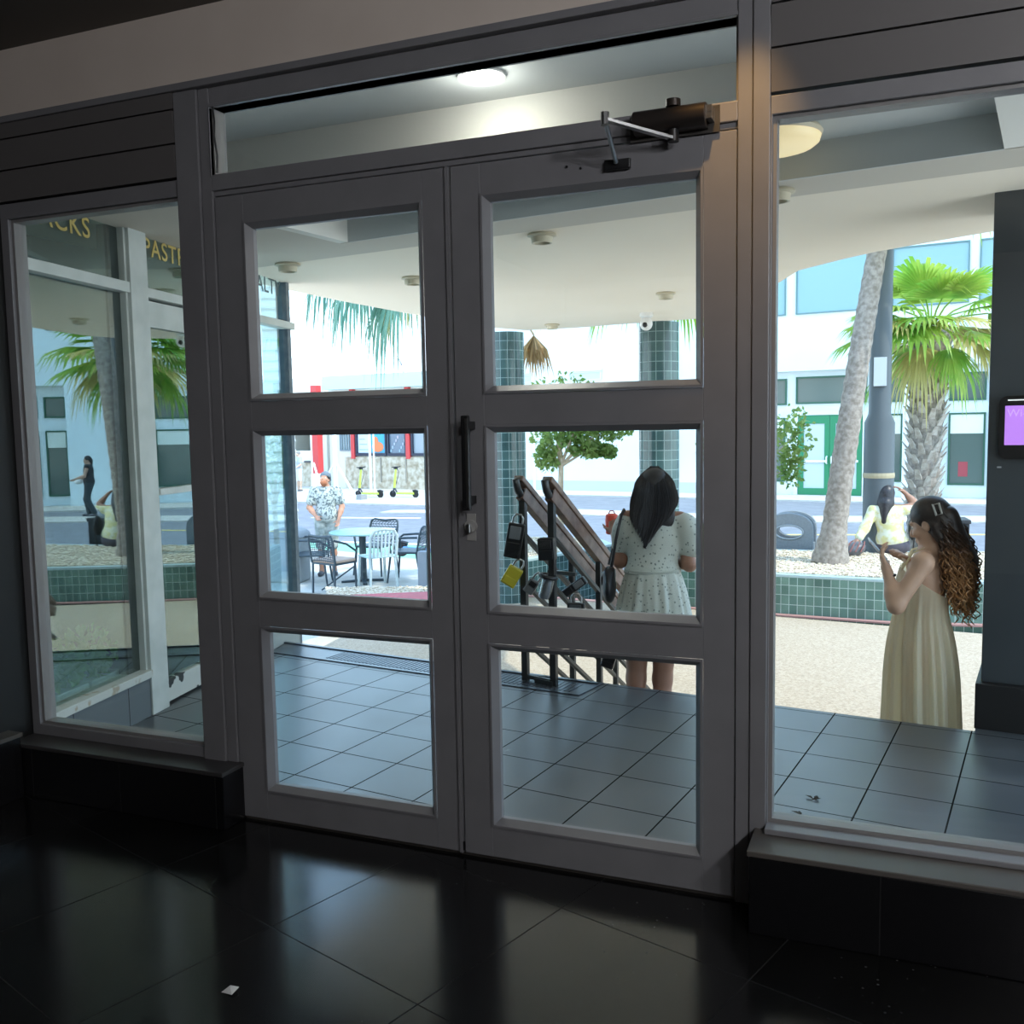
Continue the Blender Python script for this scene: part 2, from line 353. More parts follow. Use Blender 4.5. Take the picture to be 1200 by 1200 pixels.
# ribbed metal strip along the porch edge
rs = MB(); a0, a1 = -9.35*B8, -1.75*B8
rs.prism([tuple(street(a,b,0)[:2]) for a,b in ((a0+.1,6.13*B8),(a1,6.13*B8),(a1+.02,7.05*B8),(a0-.02,7.05*B8))], .0005, .006)
for k in range(60):
    a = a0+.55+k*(a1-a0-.6)/60; rs.box((0,0,0),(0,0,0)) if False else rs.bar(street(a,6.25*B8,.0065), street(a+.002,6.8*B8,.0065), .012, .004)
rs.bar(street(a0-.02,6.92*B8,.009), street(a1,6.92*B8,.009), .02, .008)
st('trim_11', rs, mat('blue grey metal strip', (.09,.10,.12), .3, .5))
for i,(x,y,r) in enumerate(((1.034,.899,.4),(.988,.736,1.7))):
    lf = MB(); 
    for k in range(3):
        a = r+k*1.1; c = Vector((math.cos(a)*.014*k, math.sin(a)*.014*k, .004)); d = Vector((math.cos(a),math.sin(a),.15)); q = Vector((-d.y,d.x,0))
        lf.add([c-d*.02,c+q*.009+Vector((0,0,.006)),c+d*.022,c-q*.009+Vector((0,0,.004))],[(0,1,2),(0,2,3),(2,1,0),(3,2,0)])
    tag(lf.build('dry_leaf', mat('dark dry leaf %d' % i, (.035,.028,.02), .8), loc=(x,y,0)), ('small dark dry leaf on the porch tiles, the one further from the window','curled dry leaf bits on the porch tiles close to the window sill')[i], 'leaf')
# ================================================================== canopy over porch and patio
edge = [(-2.85,-.05),(-2.86,3.1),(-2.85,3.8),(-2.78,4.9),(-2.68,6.2),(-2.42,6.82),(-1.9,6.86),(-1.4,6.78),(-.56,6.66),(.05,6.45),(.24,6.1),(.36,5.3),(.47,4.555),(.669,3.999),(.966,3.667),(1.173,3.473),(1.387,3.337),(1.786,3.098),(2.6,2.75),(3.6,2.4),(3.6,-.05)]
def canopy_poly(y0):
    return [p for p in edge if p[1] > y0]
def AB(a,b): q = street(a,b,0); return (q.x,q.y)
BF = 1.53                                      # far edge of the recess
main = [AB(-5.0,1.86),]
far = [e for e in edge[1:-1]]
pl = [AB(-1.70*1-1.62,1.86)]+[e for e in far if e[1] > 1.9]+[AB(3.9,1.86)]
pl[0] = (-2.86, 2.26)
st('canopy', MB().prism(pl, 2.5, 2.86), SOFF)
# beige strip, white beam and the two grey recesses between the canopy and the shopfront
st('trim_12', MB().prism([(-2.86,2.26),AB(3.9,1.86),AB(3.9,BF+.012),AB(1.47,BF+.012),AB(-1.74,BF+.012),AB(-1.8,BF+.012),AB(-1.8,.3),AB(-2.9,.3),(-2.86,.1)][::1], 2.5, 2.86), SOFF2)
st('trim_13', MB().prism([AB(1.47,BF),AB(3.9,BF),(3.8,.13),(1.50,.13)], 2.5, 2.86), COFW)
st('trim_14', MB().box((-1.85,.70,2.575),(1.7,.76,2.86)), COFW)
st('trim_15', MB().prism([AB(-1.8,.6),AB(-1.8,BF),AB(-1.74,BF),AB(-1.74,.6)], 2.5, 2.86), COFW)
st('ceiling_porch', MB().prism([AB(-1.74,BF),AB(1.47,BF),(1.6,.76),(-1.64,.76)], 2.64, 2.86).prism([AB(-1.74,BF),AB(-1.74,BF+.012),AB(1.47,BF+.012),AB(1.47,BF)], 2.5, 2.7), COFF)
st('ceiling_recess', MB().prism([(-1.72,.70),(1.62,.70),(1.55,.12),(-1.74,.12),(-1.8,.12)], 2.755, 2.86), COFF)
st('roof', MB().prism([(-3.2,-7.2),(3.8,-7.2),(3.8,2.2),(-3.2,2.2)], 3.12, 3.3), DARKW)
st('wall_upper', MB().box((-2.9,.125,2.72),(3.6,.2,3.12)), DARKW)
# lights in the porch ceiling
dl = thing('downlight', 'bright round downlight glowing in the grey porch ceiling', 'ceiling light', (-.125,.43,2.755))
MB().lathe([(.075,-.001),(.085,-.001),(.088,-.012),(.075,-.012),(.072,-.006)]).build('rim', mat('white rim', (.8,.8,.78), .4), dl, smooth=40)
MB().lathe([(.0,-.006),(.073,-.006),(.0735,-.003),(0,-.003)]).build('lens', emit('white lamp', (1,.97,.9), 20), dl)
dm = thing('dome_light', 'large cream dome light on the porch ceiling by the right window', 'ceiling light', (.83,1.17,2.633))
MB().lathe([(.175,0),(.185,-.015),(.18,-.03)]).build('base_ring', mat('cream ring', (.75,.66,.48), .4), dm, smooth=40)
MB().lathe([(.178,-.03),(.172,-.05),(.15,-.066),(.11,-.078),(.05,-.085),(.0,-.086)]).build('diffuser', emit('cream diffuser', (.9,.72,.42), .6), dm, smooth=60)
FIXM = mat('yellowed fitting', (.62,.56,.42), .5)
def fixture(x, y, label):
    o = thing('surface_downlight', label, 'ceiling light', (x,y,2.5), 0, 'small downlights under the canopy')
    MB().lathe([(.075,-.001),(.08,-.012),(.06,-.018)]).build('flange', FIXM, o, smooth=40)
    MB().lathe([(.06,-.018),(.056,-.05),(.046,-.05),(.04,-.02),(.0,-.02)]).build('can', FIXM, o, smooth=40)
for x,y,l in ((-.478,2.025,'small downlight on the canopy nearest to the doors'),(-.395,4.64,'small downlight on the canopy just in front of the right green column'),(-1.96,6.387,'small downlight at the canopy rim beside the left green column'),(-2.204,2.172,'small downlight near the end post of the lettered shop glass'),(-1.777,3.015,'small downlight above the hanging palm leaves, seen by the door stile'),(.791,1.60,'ring shaped downlight on the beige strip beside the cream dome light')):
    fixture(x,y,l)
# ================================================================== shop with lettered glass on the left
INT = mat('dark shop interior', (.03,.035,.036), .8)
sh = thing('shop_front', 'splayed white framed shop front with gold lettering on dark glass left of the doors', 'shop front')
def sbox(mb, s0, s1, z0, z1, o0, o1):
    P = [shop(s,z,o) for s,z,o in ((s0,z0,o0),(s1,z0,o0),(s1,z0,o1),(s0,z0,o1),(s0,z1,o0),(s1,z1,o0),(s1,z1,o1),(s0,z1,o1))]
    return mb.add(P, [(0,1,2,3),(7,6,5,4),(4,5,1,0),(5,6,2,1),(6,7,3,2),(7,4,0,3)])
m = MB()
sbox(m,-.10,.055,0,2.76,-.06,.05); sbox(m,-.115,-.095,.2,2.76,-.05,.03); sbox(m,-.94,-.885,0,2.76,-.06,.05)
m.build('post', WHITEP, sh, bevel=.003)
m = MB(); sbox(m,-.885,-.10,2.180,2.232,-.03,.045); sbox(m,.055,.70,2.178,2.226,-.03,.045); sbox(m,.78,1.87,2.178,2.226,-.03,.05); m.build('transom_bar', WHITEP, sh, bevel=.002)
m = MB(); sbox(m,-.885,-.10,.205,.245,-.05,.06); m.build('window_sill', noisy('peeling white paint', (.58,.60,.56), (.42,.36,.27), 14, .6, lo=.55, hi=.62), sh, bevel=.003)
m = MB(); sbox(m,-.885,-.10,0,.205,-.06,.04); m.build('bulkhead', tiles('grey bulkhead tile', (.13,.15,.16), (.14,.16,.17), (.05,.05,.05), .42, 0, (0,.1), .006, .45), sh)
m = MB(); sbox(m,-.215,-.115,.245,2.18,-.06,-.005); sbox(m,-.20,-.115,2.232,2.76,-.06,-.005); m.build('dark_reveal', BLACKM, sh)
m = MB(); sbox(m,-.885,-.115,.245,2.18,-.012,-.004); m.build('display_pane', SHOPGLASS, sh)
m = MB(); sbox(m,-.885,-.115,2.232,2.76,-.012,-.004); m.build('transom_pane', SHOPGLASS, sh)
m = MB(); sbox(m,.055,.70,2.226,2.76,-.012,-.004); m.build('transom_pane', SHOPGLASS, sh)
CLEAR2 = glass('pale shop glass', (.72,.84,.86), .10, .6, 2.6, 0, (.85,.95,.97))
m = MB(); sbox(m,.78,1.80,2.226,2.70,-.012,-.004); m.build('transom_pane', CLEAR2, sh)
m = MB(); sbox(m,.78,1.80,.12,2.18,-.012,-.004); m.build('display_pane', CLEAR2, sh)
m = MB(); sbox(m,.70,.78,0,2.76,-.05,.05); m.build('post', WHITEP, sh, bevel=.003)
m = MB(); sbox(m,.78,1.8,-.5,.12,-.05,.03); m.build('plinth', mat('pale plinth', (.34,.37,.36), .6), sh)
m = MB(); sbox(m,1.785,1.838,-.5,2.6,-.05,.03); m.build('end_post', noisy('blue grey post', (.10,.13,.16), (.16,.19,.21), 20, .5), sh, bevel=.003)
m = MB(); sbox(m,-.94,1.86,2.70,2.80,-.08,.05); m.build('head_rail', mat('dark head', (.06,.07,.07), .6), sh)
# the shop's own door in the second bay
m = MB(); sbox(m,.058,.695,2.03,2.165,-.025,.02); sbox(m,.058,.105,.13,2.03,-.025,.02); sbox(m,.648,.695,.13,2.03,-.025,.02)
dr = m.build('shop_door', WHITEP, sh, bevel=.002)
m = MB(); sbox(m,.058,.695,.015,.135,-.025,.022); m.build('kick_rail', noisy('chipped white paint', (.60,.62,.58), (.035,.04,.04), 9, .6, lo=.60, hi=.615, coord='Object'), dr)
m = MB(); sbox(m,.105,.648,1.140,1.176,-.02,.03); m.build('push_bar', WHITEP, dr, bevel=.003)
m = MB(); sbox(m,.105,.648,.135,2.03,-.006,.0); m.build('door_pane', SHOPGLASS, dr)
# interior of the shop
m = MB(); c = [shop(-.94,0,-.07),shop(.72,0,-.07),shop(.72,0,-1.6),shop(-.94,0,-1.6)]
m.prism([(p.x,p.y) for p in c], -.02, .004); m.prism([(p.x,p.y) for p in c], 2.76, 2.8)
sbox(m,-.96,-.94,0,2.76,-1.6,-.07); sbox(m,-.96,.74,0,2.76,-1.65,-1.6); sbox(m,.725,.74,0,2.76,-1.6,-.07)
m.build('shop_interior', INT, sh)
GOLD = mat('gold lettering', (.62,.47,.14), .45)
def smat(s, z, o): return Matrix.Translation(shop(s,z,o)) @ Matrix(((SU.x,0,SN.x,0),(SU.y,0,SN.y,0),(0,1,0,0),(0,0,0,1)))
text('lettering', 'SNACKS', .135, GOLD, smat(-.875,2.405,-.002), .001, sh, bold=.001, space=1.12)
text('lettering', 'PASTRIES', .135, GOLD, smat(.105,2.405,-.002), .001, sh, bold=.001, space=1.12)
text('lettering', 'SPECIALTY', .15, mat('grey lettering', (.10,.13,.13), .5), smat(1.02,2.40,-.002), .001, sh, space=1.05)
# plants and an urn in the display window
URN = noisy('stone urn', (.30,.27,.23), (.22,.20,.17), 30, .8)
ur = thing('urn', 'grey stone urn behind the lower left corner of the lettered shop window', 'urn', shop(-.80,.005,-.17))
MB().lathe([(.05,0),(.055,.03),(.03,.06),(.035,.09),(.075,.15),(.085,.20),(.06,.25),(.05,.29),(.07,.32),(.062,.33),(.03,.34),(.03,.40),(.045,.43),(.0,.47)],(0,0,.22)).build('vase', URN, ur, smooth=40)
MB().lathe([(.085,0),(.085,.22),(.0,.22)]).build('pedestal', URN, ur, smooth=30)
LEAFD = leafmat('dark green leaf', (.14,.34,.07), (.24,.46,.10))
def bush(mb, c, r, n, size, squash=1.0, rnd=None):
    rnd = rnd or random
    for _ in range(n):
        u = Vector((rnd.gauss(0,1),rnd.gauss(0,1),rnd.gauss(0,1))).normalized()*(rnd.random()**.45)
        p = Vector(c)+Vector((u.x*r[0],u.y*r[1],u.z*r[2])); d = (u+Vector((rnd.gauss(0,.6),rnd.gauss(0,.6),rnd.gauss(0,.6)))).normalized(); q = d.orthogonal().normalized()
        q.rotate(Quaternion(d, rnd.random()*6.3)); nn = d.cross(q); L = size*(.6+.8*rnd.random()); w = L*.3*squash
        mb.add([p-d*L/2, p+q*w+nn*w*.3, p+d*L/2, p-q*w+nn*w*.3],[(0,1,2),(0,2,3)])
    return mb
for i,(s,l) in enumerate(((-.56,'leafy green plant in a white trough in the lettered shop window, by the urn'),(-.30,'leafy green plant in a white trough in the shop window, by the dark post'))):
    o = thing('potted_plant', l, 'plant', shop(s,.005,-.20), A12, 'plants in the shop window')
    MB().box((-.13,-.12,0),(.13,.12,.26)).build('trough', mat('white trough %d' % i, (.62,.66,.64), .5), o, bevel=.006)
    bush(MB(), (0.02,0,.36), (.15,.17,.14), 300, .055).build('foliage', LEAFD, o)

# ================================================================== dark pillar at the right with base and screen
pb = street(0,0,0)
pil = thing('dark_pillar', 'dark grey square pillar with black base at the right edge of the photo', 'pillar', (1.70,2.09,0), -A8)
MB().box((0,0,.22),(.62,.55,2.9)).build('shaft', noisy('dark gloss panel', (.050,.058,.064), (.058,.066,.072), 3, .16), pil, bevel=.004)
MB().box((-.022,-.045,0),(.64,.57,.22)).build('base', mat('black skirting', (.008,.008,.009), .5), pil, bevel=.003)
sc = thing('wall_screen', 'black rounded screen showing purple on the dark pillar', 'screen', (1.70,2.09,0), -A8)
m = MB(); r = .035; x0,x1,z0,z1 = .045,.36,1.285,1.575
pts = []
for cx,cz,a0 in ((x1-r,z1-r,0),(x0+r,z1-r,90),(x0+r,z0+r,180),(x1-r,z0+r,270)):
    pts += [(cx+r*math.cos(math.radians(a0+k*15)), cz+r*math.sin(math.radians(a0+k*15))) for k in range(7)]
n = len(pts); m.add([(p[0],-.03,p[1]) for p in pts]+[(p[0],-.001,p[1]) for p in pts], [tuple(range(n-1,-1,-1)),tuple(range(n,2*n))]+[(i,(i+1)%n,n+(i+1)%n,n+i) for i in range(n)])
m.build('housing', mat('black screen housing', (.006,.006,.007), .25), sc, smooth=30)
MB().box((.07,-.0325,1.35),(.335,-.0305,1.53)).build('display', emit('purple display', (.52,.22,.82), .75), sc)
text('lettering', 'Wi-Fi', .05, emit('pale purple letters', (.62,.38,.90), .75), Matrix.Translation((.078,-.0335,1.48)) @ Matrix.Rotation(PI/2,4,'X'), .0005, sc)
MB().box((.08,-.0325,1.553),(.2,-.0305,1.558)).build('status_bar', emit('white bar', (.9,.9,.9), .8), sc)
MB().box((.042,-.004,1.243),(.06,-.001,1.25)).build('indicator', mat('grey indicator', (.4,.4,.42), .4), sc)

# ================================================================== patio
CONC = noisy('aggregate paving', (.35,.265,.18), (.51,.405,.295), 55, .85, .25, 3, .3, .6)
st('patio', MB().prism([tuple(street(a,b,0)[:2]) for a,b in ((-3.6,2.1),(4.5,2.1),(5.2,6.9),(-4.9,6.9))], -.75, -.5), CONC)
GREENT = tiles('green mosaic', (.085,.165,.135), (.15,.25,.20), (.42,.50,.46), .082, uv=True, gap=.007, rough=.18, sizey=.10, bump=.2, mott=.5)
TEALT = tiles('teal mosaic', (.035,.075,.08), (.06,.12,.12), (.25,.34,.34), .082, uv=True, gap=.007, rough=.14, sizey=.10, bump=.2, mott=.5)
GRAVEL = noisy('pale gravel', (.42,.32,.22), (.80,.70,.55), 60, .9, 1.0, 2, .38, .6)
REDP = noisy('red kerb paint', (.50,.07,.08), (.42,.06,.07), 12, .6)
def planter(name, label, poly, gravpoly, m, zt=-.09):
    o = thing(name, label, 'planter')
    MB().prism(poly, -.76, zt-.03, uv=True).build('tiled_wall', m, o)
    MB().prism(poly, zt-.03, zt).build('coping', mat(name+' coping', (.40,.50,.50), .4), o, bevel=.004)
    return o
RP = [(-.98,7.22),(.16,7.10),(1.27,7.02),(2.2,7.16),(4.6,7.7),(4.6,10.0),(1.3,9.2),(-.1,9.05),(-.98,9.0)]
planter('tiled_planter','long green tiled planter wall behind the woman in the cream dress', RP, None, GREENT)
LP = [(-3.6,7.35),(-2.70,7.38),(-2.32,8.4),(-2.1,9.1),(-2.5,9.7),(-4.2,9.5)]
planter('tiled_planter','teal tiled planter beside the left green column', LP, None, TEALT)
def gravel_bed(poly, z, name, label, n, seed):
    rnd = random.Random(seed); mb = MB().prism(poly, z-.02, z+.008)
    xs = [p[0] for p in poly]; ys = [p[1] for p in poly]
    def inside(x,y):
        c = False; j = len(poly)-1
        for i in range(len(poly)):
            if (poly[i][1]>y) != (poly[j][1]>y) and x < (poly[j][0]-poly[i][0])*(y-poly[i][1])/(poly[j][1]-poly[i][1])+poly[i][0]: c = not c
            j = i
        return c
    k = 0
    while k < n:
        x = rnd.uniform(min(xs),max(xs)); y = rnd.uniform(min(ys),max(ys))
        if not inside(x,y): continue
        k += 1; r = rnd.uniform(.012,.03); mb.ball((x,y,z+.01),(r,r*rnd.uniform(.6,1),r*.6),5,3)
    o = mb.build(name, GRAVEL); tag(o, label, 'gravel', kind='stuff'); return o
gravel_bed([(-.9,7.32),(.16,7.2),(1.27,7.12),(2.2,7.26),(4.4,7.8),(4.4,9.8),(1.3,9.0),(-.1,8.9),(-.9,8.9)], -.09, 'gravel', 'pale gravel filling the green tiled planter', 3800, 3)
gravel_bed([(-3.5,7.5),(-2.78,7.5),(-2.42,8.4),(-2.22,9.05),(-2.5,9.55),(-4.0,9.35)], -.09, 'gravel', 'pale gravel filling the teal planter by the left column', 1200, 4)
REDL = mat('faded red line', (.42,.22,.19), .7)
st('trim_16', MB().prism([(-2.7,7.36),(-2.70,7.25),(.1,7.0),(1.25,6.92),(2.3,7.05),(2.2,7.14),(1.27,7.0),(.16,7.08),(-.98,7.2)], -.51, -.494), REDL)
st('kerb', MB().prism([(-4.9,6.55),(-3.2,6.6),(-2.72,7.2),(-3.0,7.36),(-3.6,7.34),(-4.4,6.9)], -.62, -.49), REDP)
gravel_bed([(-5.0,6.75),(-4.45,6.92),(-3.65,7.36),(-3.9,7.7),(-5.3,7.2)], -.52, 'gravel', 'strip of brown gravel beyond the red kerb', 500, 5)
# columns
def column(x, y, label, z1):
    o = thing('tiled_column', label, 'column', (x,y,-.5), 0, 'green tiled columns')
    MB().lathe([(.205,0),(.205,3.0)], n=40, uv=True).build('shaft', TEALT, o, smooth=40)
    return o
column(-2.72,6.98,'round teal tiled column, the left one under the canopy, behind the railing tops',2.5)
column(-.965,6.85,'round teal tiled column behind the head of the woman in the floral dress',2.5)
cam = thing('security_camera', 'white dome security camera at the top of the right column', 'camera', (-.86,5.9,2.5))
MB().lathe([(.06,0),(.065,-.03),(.04,-.05)]).build('mount', mat('white plastic', (.8,.8,.78), .4), cam, smooth=40)
MB().ball((0,-.01,-.10),(.06,.06,.065),16,10).build('housing', mat('white plastic shell', (.75,.75,.74), .35), cam, smooth=60)
MB().ball((0,-.06,-.115),(.025,.02,.025),12,8).build('lens', BLACKM, cam, smooth=60)
# ================================================================== street
ASPH = noisy('asphalt', (.17,.178,.195), (.215,.222,.24), 3, .9); SIDE = noisy('pale sidewalk', (.46,.44,.40), (.54,.52,.47), 5, .9)
LINE = mat('white road paint', (.85,.85,.83), .7)
st('road', MB().prism([tuple(street(a,b,0)[:2]) for a,b in ((-60,6),(25,6),(25,30),(-60,45))], -1.0, -.9), ASPH)
st('sidewalk', MB().prism([(-4.2,6.9),(-3.5,7.5),(-4.1,9.9),(-4.3,10.8),(-9.5,12.3),(-14,12.2),(-14,3),(-4.9,3)], -.95, -.75), SIDE)
st('sidewalk', MB().prism([(5,9.6),(1.3,9.1),(-.1,8.95),(-1.0,8.9),(-2.0,9.0),(-4.2,9.4),(-4.3,10.8),(-2,10.6),(3,11.6),(8,12.2)], -.95, -.76), SIDE)
st('sidewalk', MB().prism([tuple(street(a,b,0)[:2]) for a,b in ((-13,25.6),(14,25.6),(14,29),(-13,29))], -1.0, -.85), SIDE)
st('sidewalk', MB().prism([tuple(street(a,b,0)[:2]) for a,b in ((-50,19.6),(-13,20.6),(-13,29),(-50,32))], -1.0, -.85), SIDE)
ms = MB(); ms.prism([(-12.0,20.9),(-12.0,20.2),(-7.04,20.83),(-1.31,19.84),(3.16,20.81),(12,21.4),(12,22.9),(3.27,22.24),(-1.47,21.26),(-7.5,22.27)], -.905, -.87)
st('trim_17', ms, SIDE)
ms = MB(); ms.prism([(-13.2,18.62),(-10.2,19.05),(-10.2,19.25),(-13.2,18.85)], -.9, -.894); ms.prism([(-10.9,14.0),(-5,14.2),(-5,14.35),(-10.9,14.2)], -.9, -.894); st('trim_18', ms, LINE)
st('trim_19', MB().prism([(-1.03,17.40),(6,19.1),(6,19.25),(-1.03,17.55)], -.9, -.894), mat('yellow road paint', (.70,.55,.15), .7))
st('trim_20', MB().prism([(-10.6,13.9),(-10.4,12.3),(-5,11.6),(-5,13.9)], -.9, -.893), mat('green lane paint', (.22,.55,.36), .7))
# ------------------------------------------------------------------ white building across the street
WHT = noisy('white facade', (.72,.80,.80), (.76,.83,.83), .5, .8); WREC = mat('recess white', (.72,.77,.76), .8)
WGLASS = mat('dark window glass', (.10,.13,.11), .12); SKYGL = mat('pale window glass', (.24,.40,.44), .15)
GREENF = mat('green door frame', (.02,.22,.09), .45); GREENW = mat('dark green window frame', (.02,.10,.055), .45); FROST = mat('frosted pane', (.52,.60,.64), .3); BLINDM = mat('pale blind', (.75,.77,.68), .7)
TB = 27.45
bd = thing('white_building', 'large white building with green doors across the street', 'building', street(0,TB,-.85), -A8)
# local frame: x along the street, y away from the viewer, z up from the far pavement; recess 0.35 m deep
RX0,RX1,RZ1 = -7.4,-2.24,3.85
w = MB(); w.box((-17.2,-.0,-.2),(RX0,6,9)); w.box((RX0,0,RZ1),(RX1,6,18)); w.box((RX1,0,-.2),(-1.2,6,18)); w.box((-1.2,0,RZ1),(.05,6,18)); w.box((.05,0,-.2),(2.2,6,18)); w.box((2.2,0,RZ1),(4.1,6,18)); w.box((4.1,0,-.2),(6.55,6,18)); w.box((6.55,0,RZ1),(8.5,6,18)); w.box((8.5,0,-.2),(17,6,18))
w.build('facade', WHT, bd)
for x0_,x1_ in ((RX0,RX1),(-1.2,.05),(2.2,4.1),(6.55,8.5)): MB().box((x0_,.34,-.1),(x1_,.5,RZ1)).build('recessed_wall', WREC, bd)
def wframe(x0,x1,z0,z1,y,fw=.05,fm=None,gm=WGLASS,pane='pane',name='window',blind=0):
    o = MB().frame((x0,z0,x1,z1),(x0+fw,z0+fw,x1-fw,z1-fw),y-.05,y+.02).build(name, fm or GREENW, bd)
    MB().box((x0+fw,y-.012,z0+fw),(x1-fw,y+.01,z1-fw)).build(pane, gm, o)
    if blind: MB().box((x0+fw,y-.022,z1-fw-blind),(x1-fw,y-.014,z1-fw)).build('blind', BLINDM, o)
    return o
Y = .34
wframe(-5.42,-3.30,2.84,3.68,Y); wframe(-6.9,-5.70,2.82,3.64,Y); wframe(-3.10,-2.27,2.83,3.64,Y); wframe(-1.03,-.06,2.82,3.63,Y)
wframe(-1.03,-.06,.37,2.47,Y,blind=.55); wframe(-3.05,-2.28,.44,2.48,Y,blind=.55); wframe(-6.8,-5.74,.40,2.42,Y,blind=.4)
wframe(2.45,3.9,2.75,3.47,Y); wframe(2.45,3.9,.53,2.4,Y,blind=.45); wframe(6.63,7.3,2.83,3.5,Y); wframe(6.63,7.3,.3,2.42,Y,blind=.5); wframe(7.5,8.2,2.83,3.5,Y); wframe(7.5,8.2,.3,2.42,Y,blind=.5)
MB().frame((-5.46,-.0,-3.28,2.55),(-5.34,0,-3.40,2.49),Y-.09,Y).build('door_surround', WHT, bd)
for x0,x1 in ((-5.33,-4.38),(-4.37,-3.42)):
    d = MB().frame((x0,.0,x1,2.48),(x0+.17,.21,x1-.15,2.22),Y-.06,Y+.01).build('green_door', GREENF, bd)
    MB().box((x0+.17,Y-.03,.21),(x1-.15,Y-.01,2.22)).build('frosted_pane', FROST, d)
    MB().box((x0+.2,Y-.10,1.02),(x1-.1,Y-.07,1.09)).build('push_bar', mat('white bar paint', (.85,.87,.88), .4), d)
    MB().tube([((x1-.07) if x0<-5 else (x0+.07),Y-.07,1.2),((x1-.07) if x0<-5 else (x0+.07),Y-.14,1.18),((x1-.07) if x0<-5 else (x0+.07),Y-.14,1.0),((x1-.07) if x0<-5 else (x0+.07),Y-.07,.98)],.025,8).build('pull_handle', mat('pale steel', (.8,.82,.84), .3), d)
for x0,x1 in ((-7.2,-5.67),(-5.37,-3.2),(-2.6,-.55),(-.3,1.8),(2.3,4.4),(4.9,7.0),(7.4,9.4)):
    o = wframe(x0,x1,5.57,7.3,.0,.04,mat('grey green frame %g' % x0, (.12,.22,.22), .5),SKYGL,'pane','upper_window')
for x0,x1 in ((-13.2,-11.9),(-16.2,-14.6)):
    MB().box((x0,-.06,4.15),(x1,.0,4.24)).build('ledge', WREC, bd); wframe(x0+.04,x1-.04,3.85,4.14,-.0,.03,WREC,mat('pale strip glass %g' % x0, (.55,.68,.68), .2),'pane','strip_window')
MB().box((-17.2,-.03,-.1),(RX0-.1,.0,.35)).build('plinth', mat('grey plinth', (.52,.57,.58), .8), bd)
for x in (-14.6,-9.2): MB().cyl((x,-.05,0),(x,-.05,8.5),.05,n=8).build('drain_pipe', WHT, bd)
# shop display behind the right lower window
MB().box((-.75,Y-.02,.62),(-.5,Y-.013,1.05)).build('display_box', mat('red display', (.35,.05,.06), .6), bd)
# ------------------------------------------------------------------ low buildings at the left end of the street
STONE = noisy('pale stone wall', (.34,.27,.18), (.60,.52,.41), 5, .85, .3, 5, .35, .6)
lb = thing('stone_base_shop', 'low shop with pale stone base, red posts and poster windows across the street', 'building', street(-20.5,26.3,-.85), -A8)
MB().box((-1.9,0,-.1),(2.6,4,1.22)).build('stone_base', STONE, lb)
MB().box((-2.75,.12,1.22),(2.6,4,3.83)).box((-2.75,.12,-.1),(-1.9,4,1.22)).build('wall', mat('pale shop wall', (.78,.78,.72), .8), lb)
MB().box((-2.6,-.4,3.83),(2.7,4.2,4.35)).build('roof', mat('pale green roof', (.55,.72,.70), .7), lb)
for x in (-.16,1.02): MB().box((x,-.05,.25),(x+.04,0,1.2)).build('wall_joint', mat('joint %g' % x, (.3,.27,.22), .8), lb)
for x in (-1.55,1.07): MB().box((x,-.06,1.15),(x+.17,.12,3.83)).build('red_post', mat('red post paint %g' % x, (.62,.06,.06), .5), lb)
for k,(x0,x1) in enumerate(((-1.36,.12),(.16,1.05),(1.28,2.5))):
    f = MB().frame((x0,1.26,x1,3.4),(x0+.08,1.36,x1-.06,3.3),-.02,.14).build('window', mat('dark window frame %d' % k, (.02,.025,.05), .4), lb)
    MB().box((x0+.08,.06,1.36),(x1-.06,.1,3.3)).build('pane', mat('blue grey glass %d' % k, (.14,.19,.25) if k<2 else (.30,.34,.38), .15), f)
    if k == 0:
        MB().box((x0+.1,.04,1.38),(x0+.72,.058,3.2)).build('notice', mat('pale notice', (.62,.70,.80), .6), f)
        m = MB()
        for r_ in range(7): m.box((x0+.16,.035,1.48+r_*.2),(x0+.64-.1*(r_%3),.039,1.52+r_*.2))
        m.build('notice_lines', mat('notice ink', (.35,.4,.5), .7), f)
        MB().box((x0+.74,.04,1.38),(x1-.08,.058,3.2)).build('poster', mat('blue poster', (.06,.38,.62), .5), f)
        MB().ball((x0+1.05,.035,1.6),(.28,.01,.2),12,8).ball((x0+.95,.033,1.8),(.14,.01,.2),10,6).build('poster_shape', mat('orange poster shape', (.78,.22,.08), .5), f)
    if k == 1:
        rr = random.Random(5)
        for q in range(9): MB().box((x0+.12+.08*(q%9),.045,1.40+.13*(q%5)),(x0+.19+.08*(q%9),.058,1.50+.13*(q%5))).build('shop_goods', mat('pale goods %d' % q, (.3+.05*(q%5),.42,.48), .6), f)
g = MB().frame((-2.2,1.45,-1.62,3.6),(-2.15,1.5,-1.67,3.55),.05,.12)
for q in range(4): g.box((-2.12+.12*q,.05,1.45),(-2.07+.12*q,.1,3.6))
g.build('window_bars', mat('grey bars', (.25,.33,.36), .5), lb)
rpz = thing('red_post', 'thick red and white post standing beside the white braced frame across the street', 'post', street(-23.33,25.72,-.85), -A8)
MB().box((-.2,-.15,0),(.2,.15,.6)).box((-.2,-.12,.6),(-.08,.12,4)).build('white_part', mat('white post paint', (.80,.80,.76), .6), rpz)
MB().box((-.08,-.15,.6),(.2,.15,4)).build('red_part', mat('red post paint', (.62,.06,.06), .5), rpz)
lc = thing('garage_building', 'low pale building with a dark garage opening at the far left of the street', 'building', street(-25.3,27,-.85), -A8)
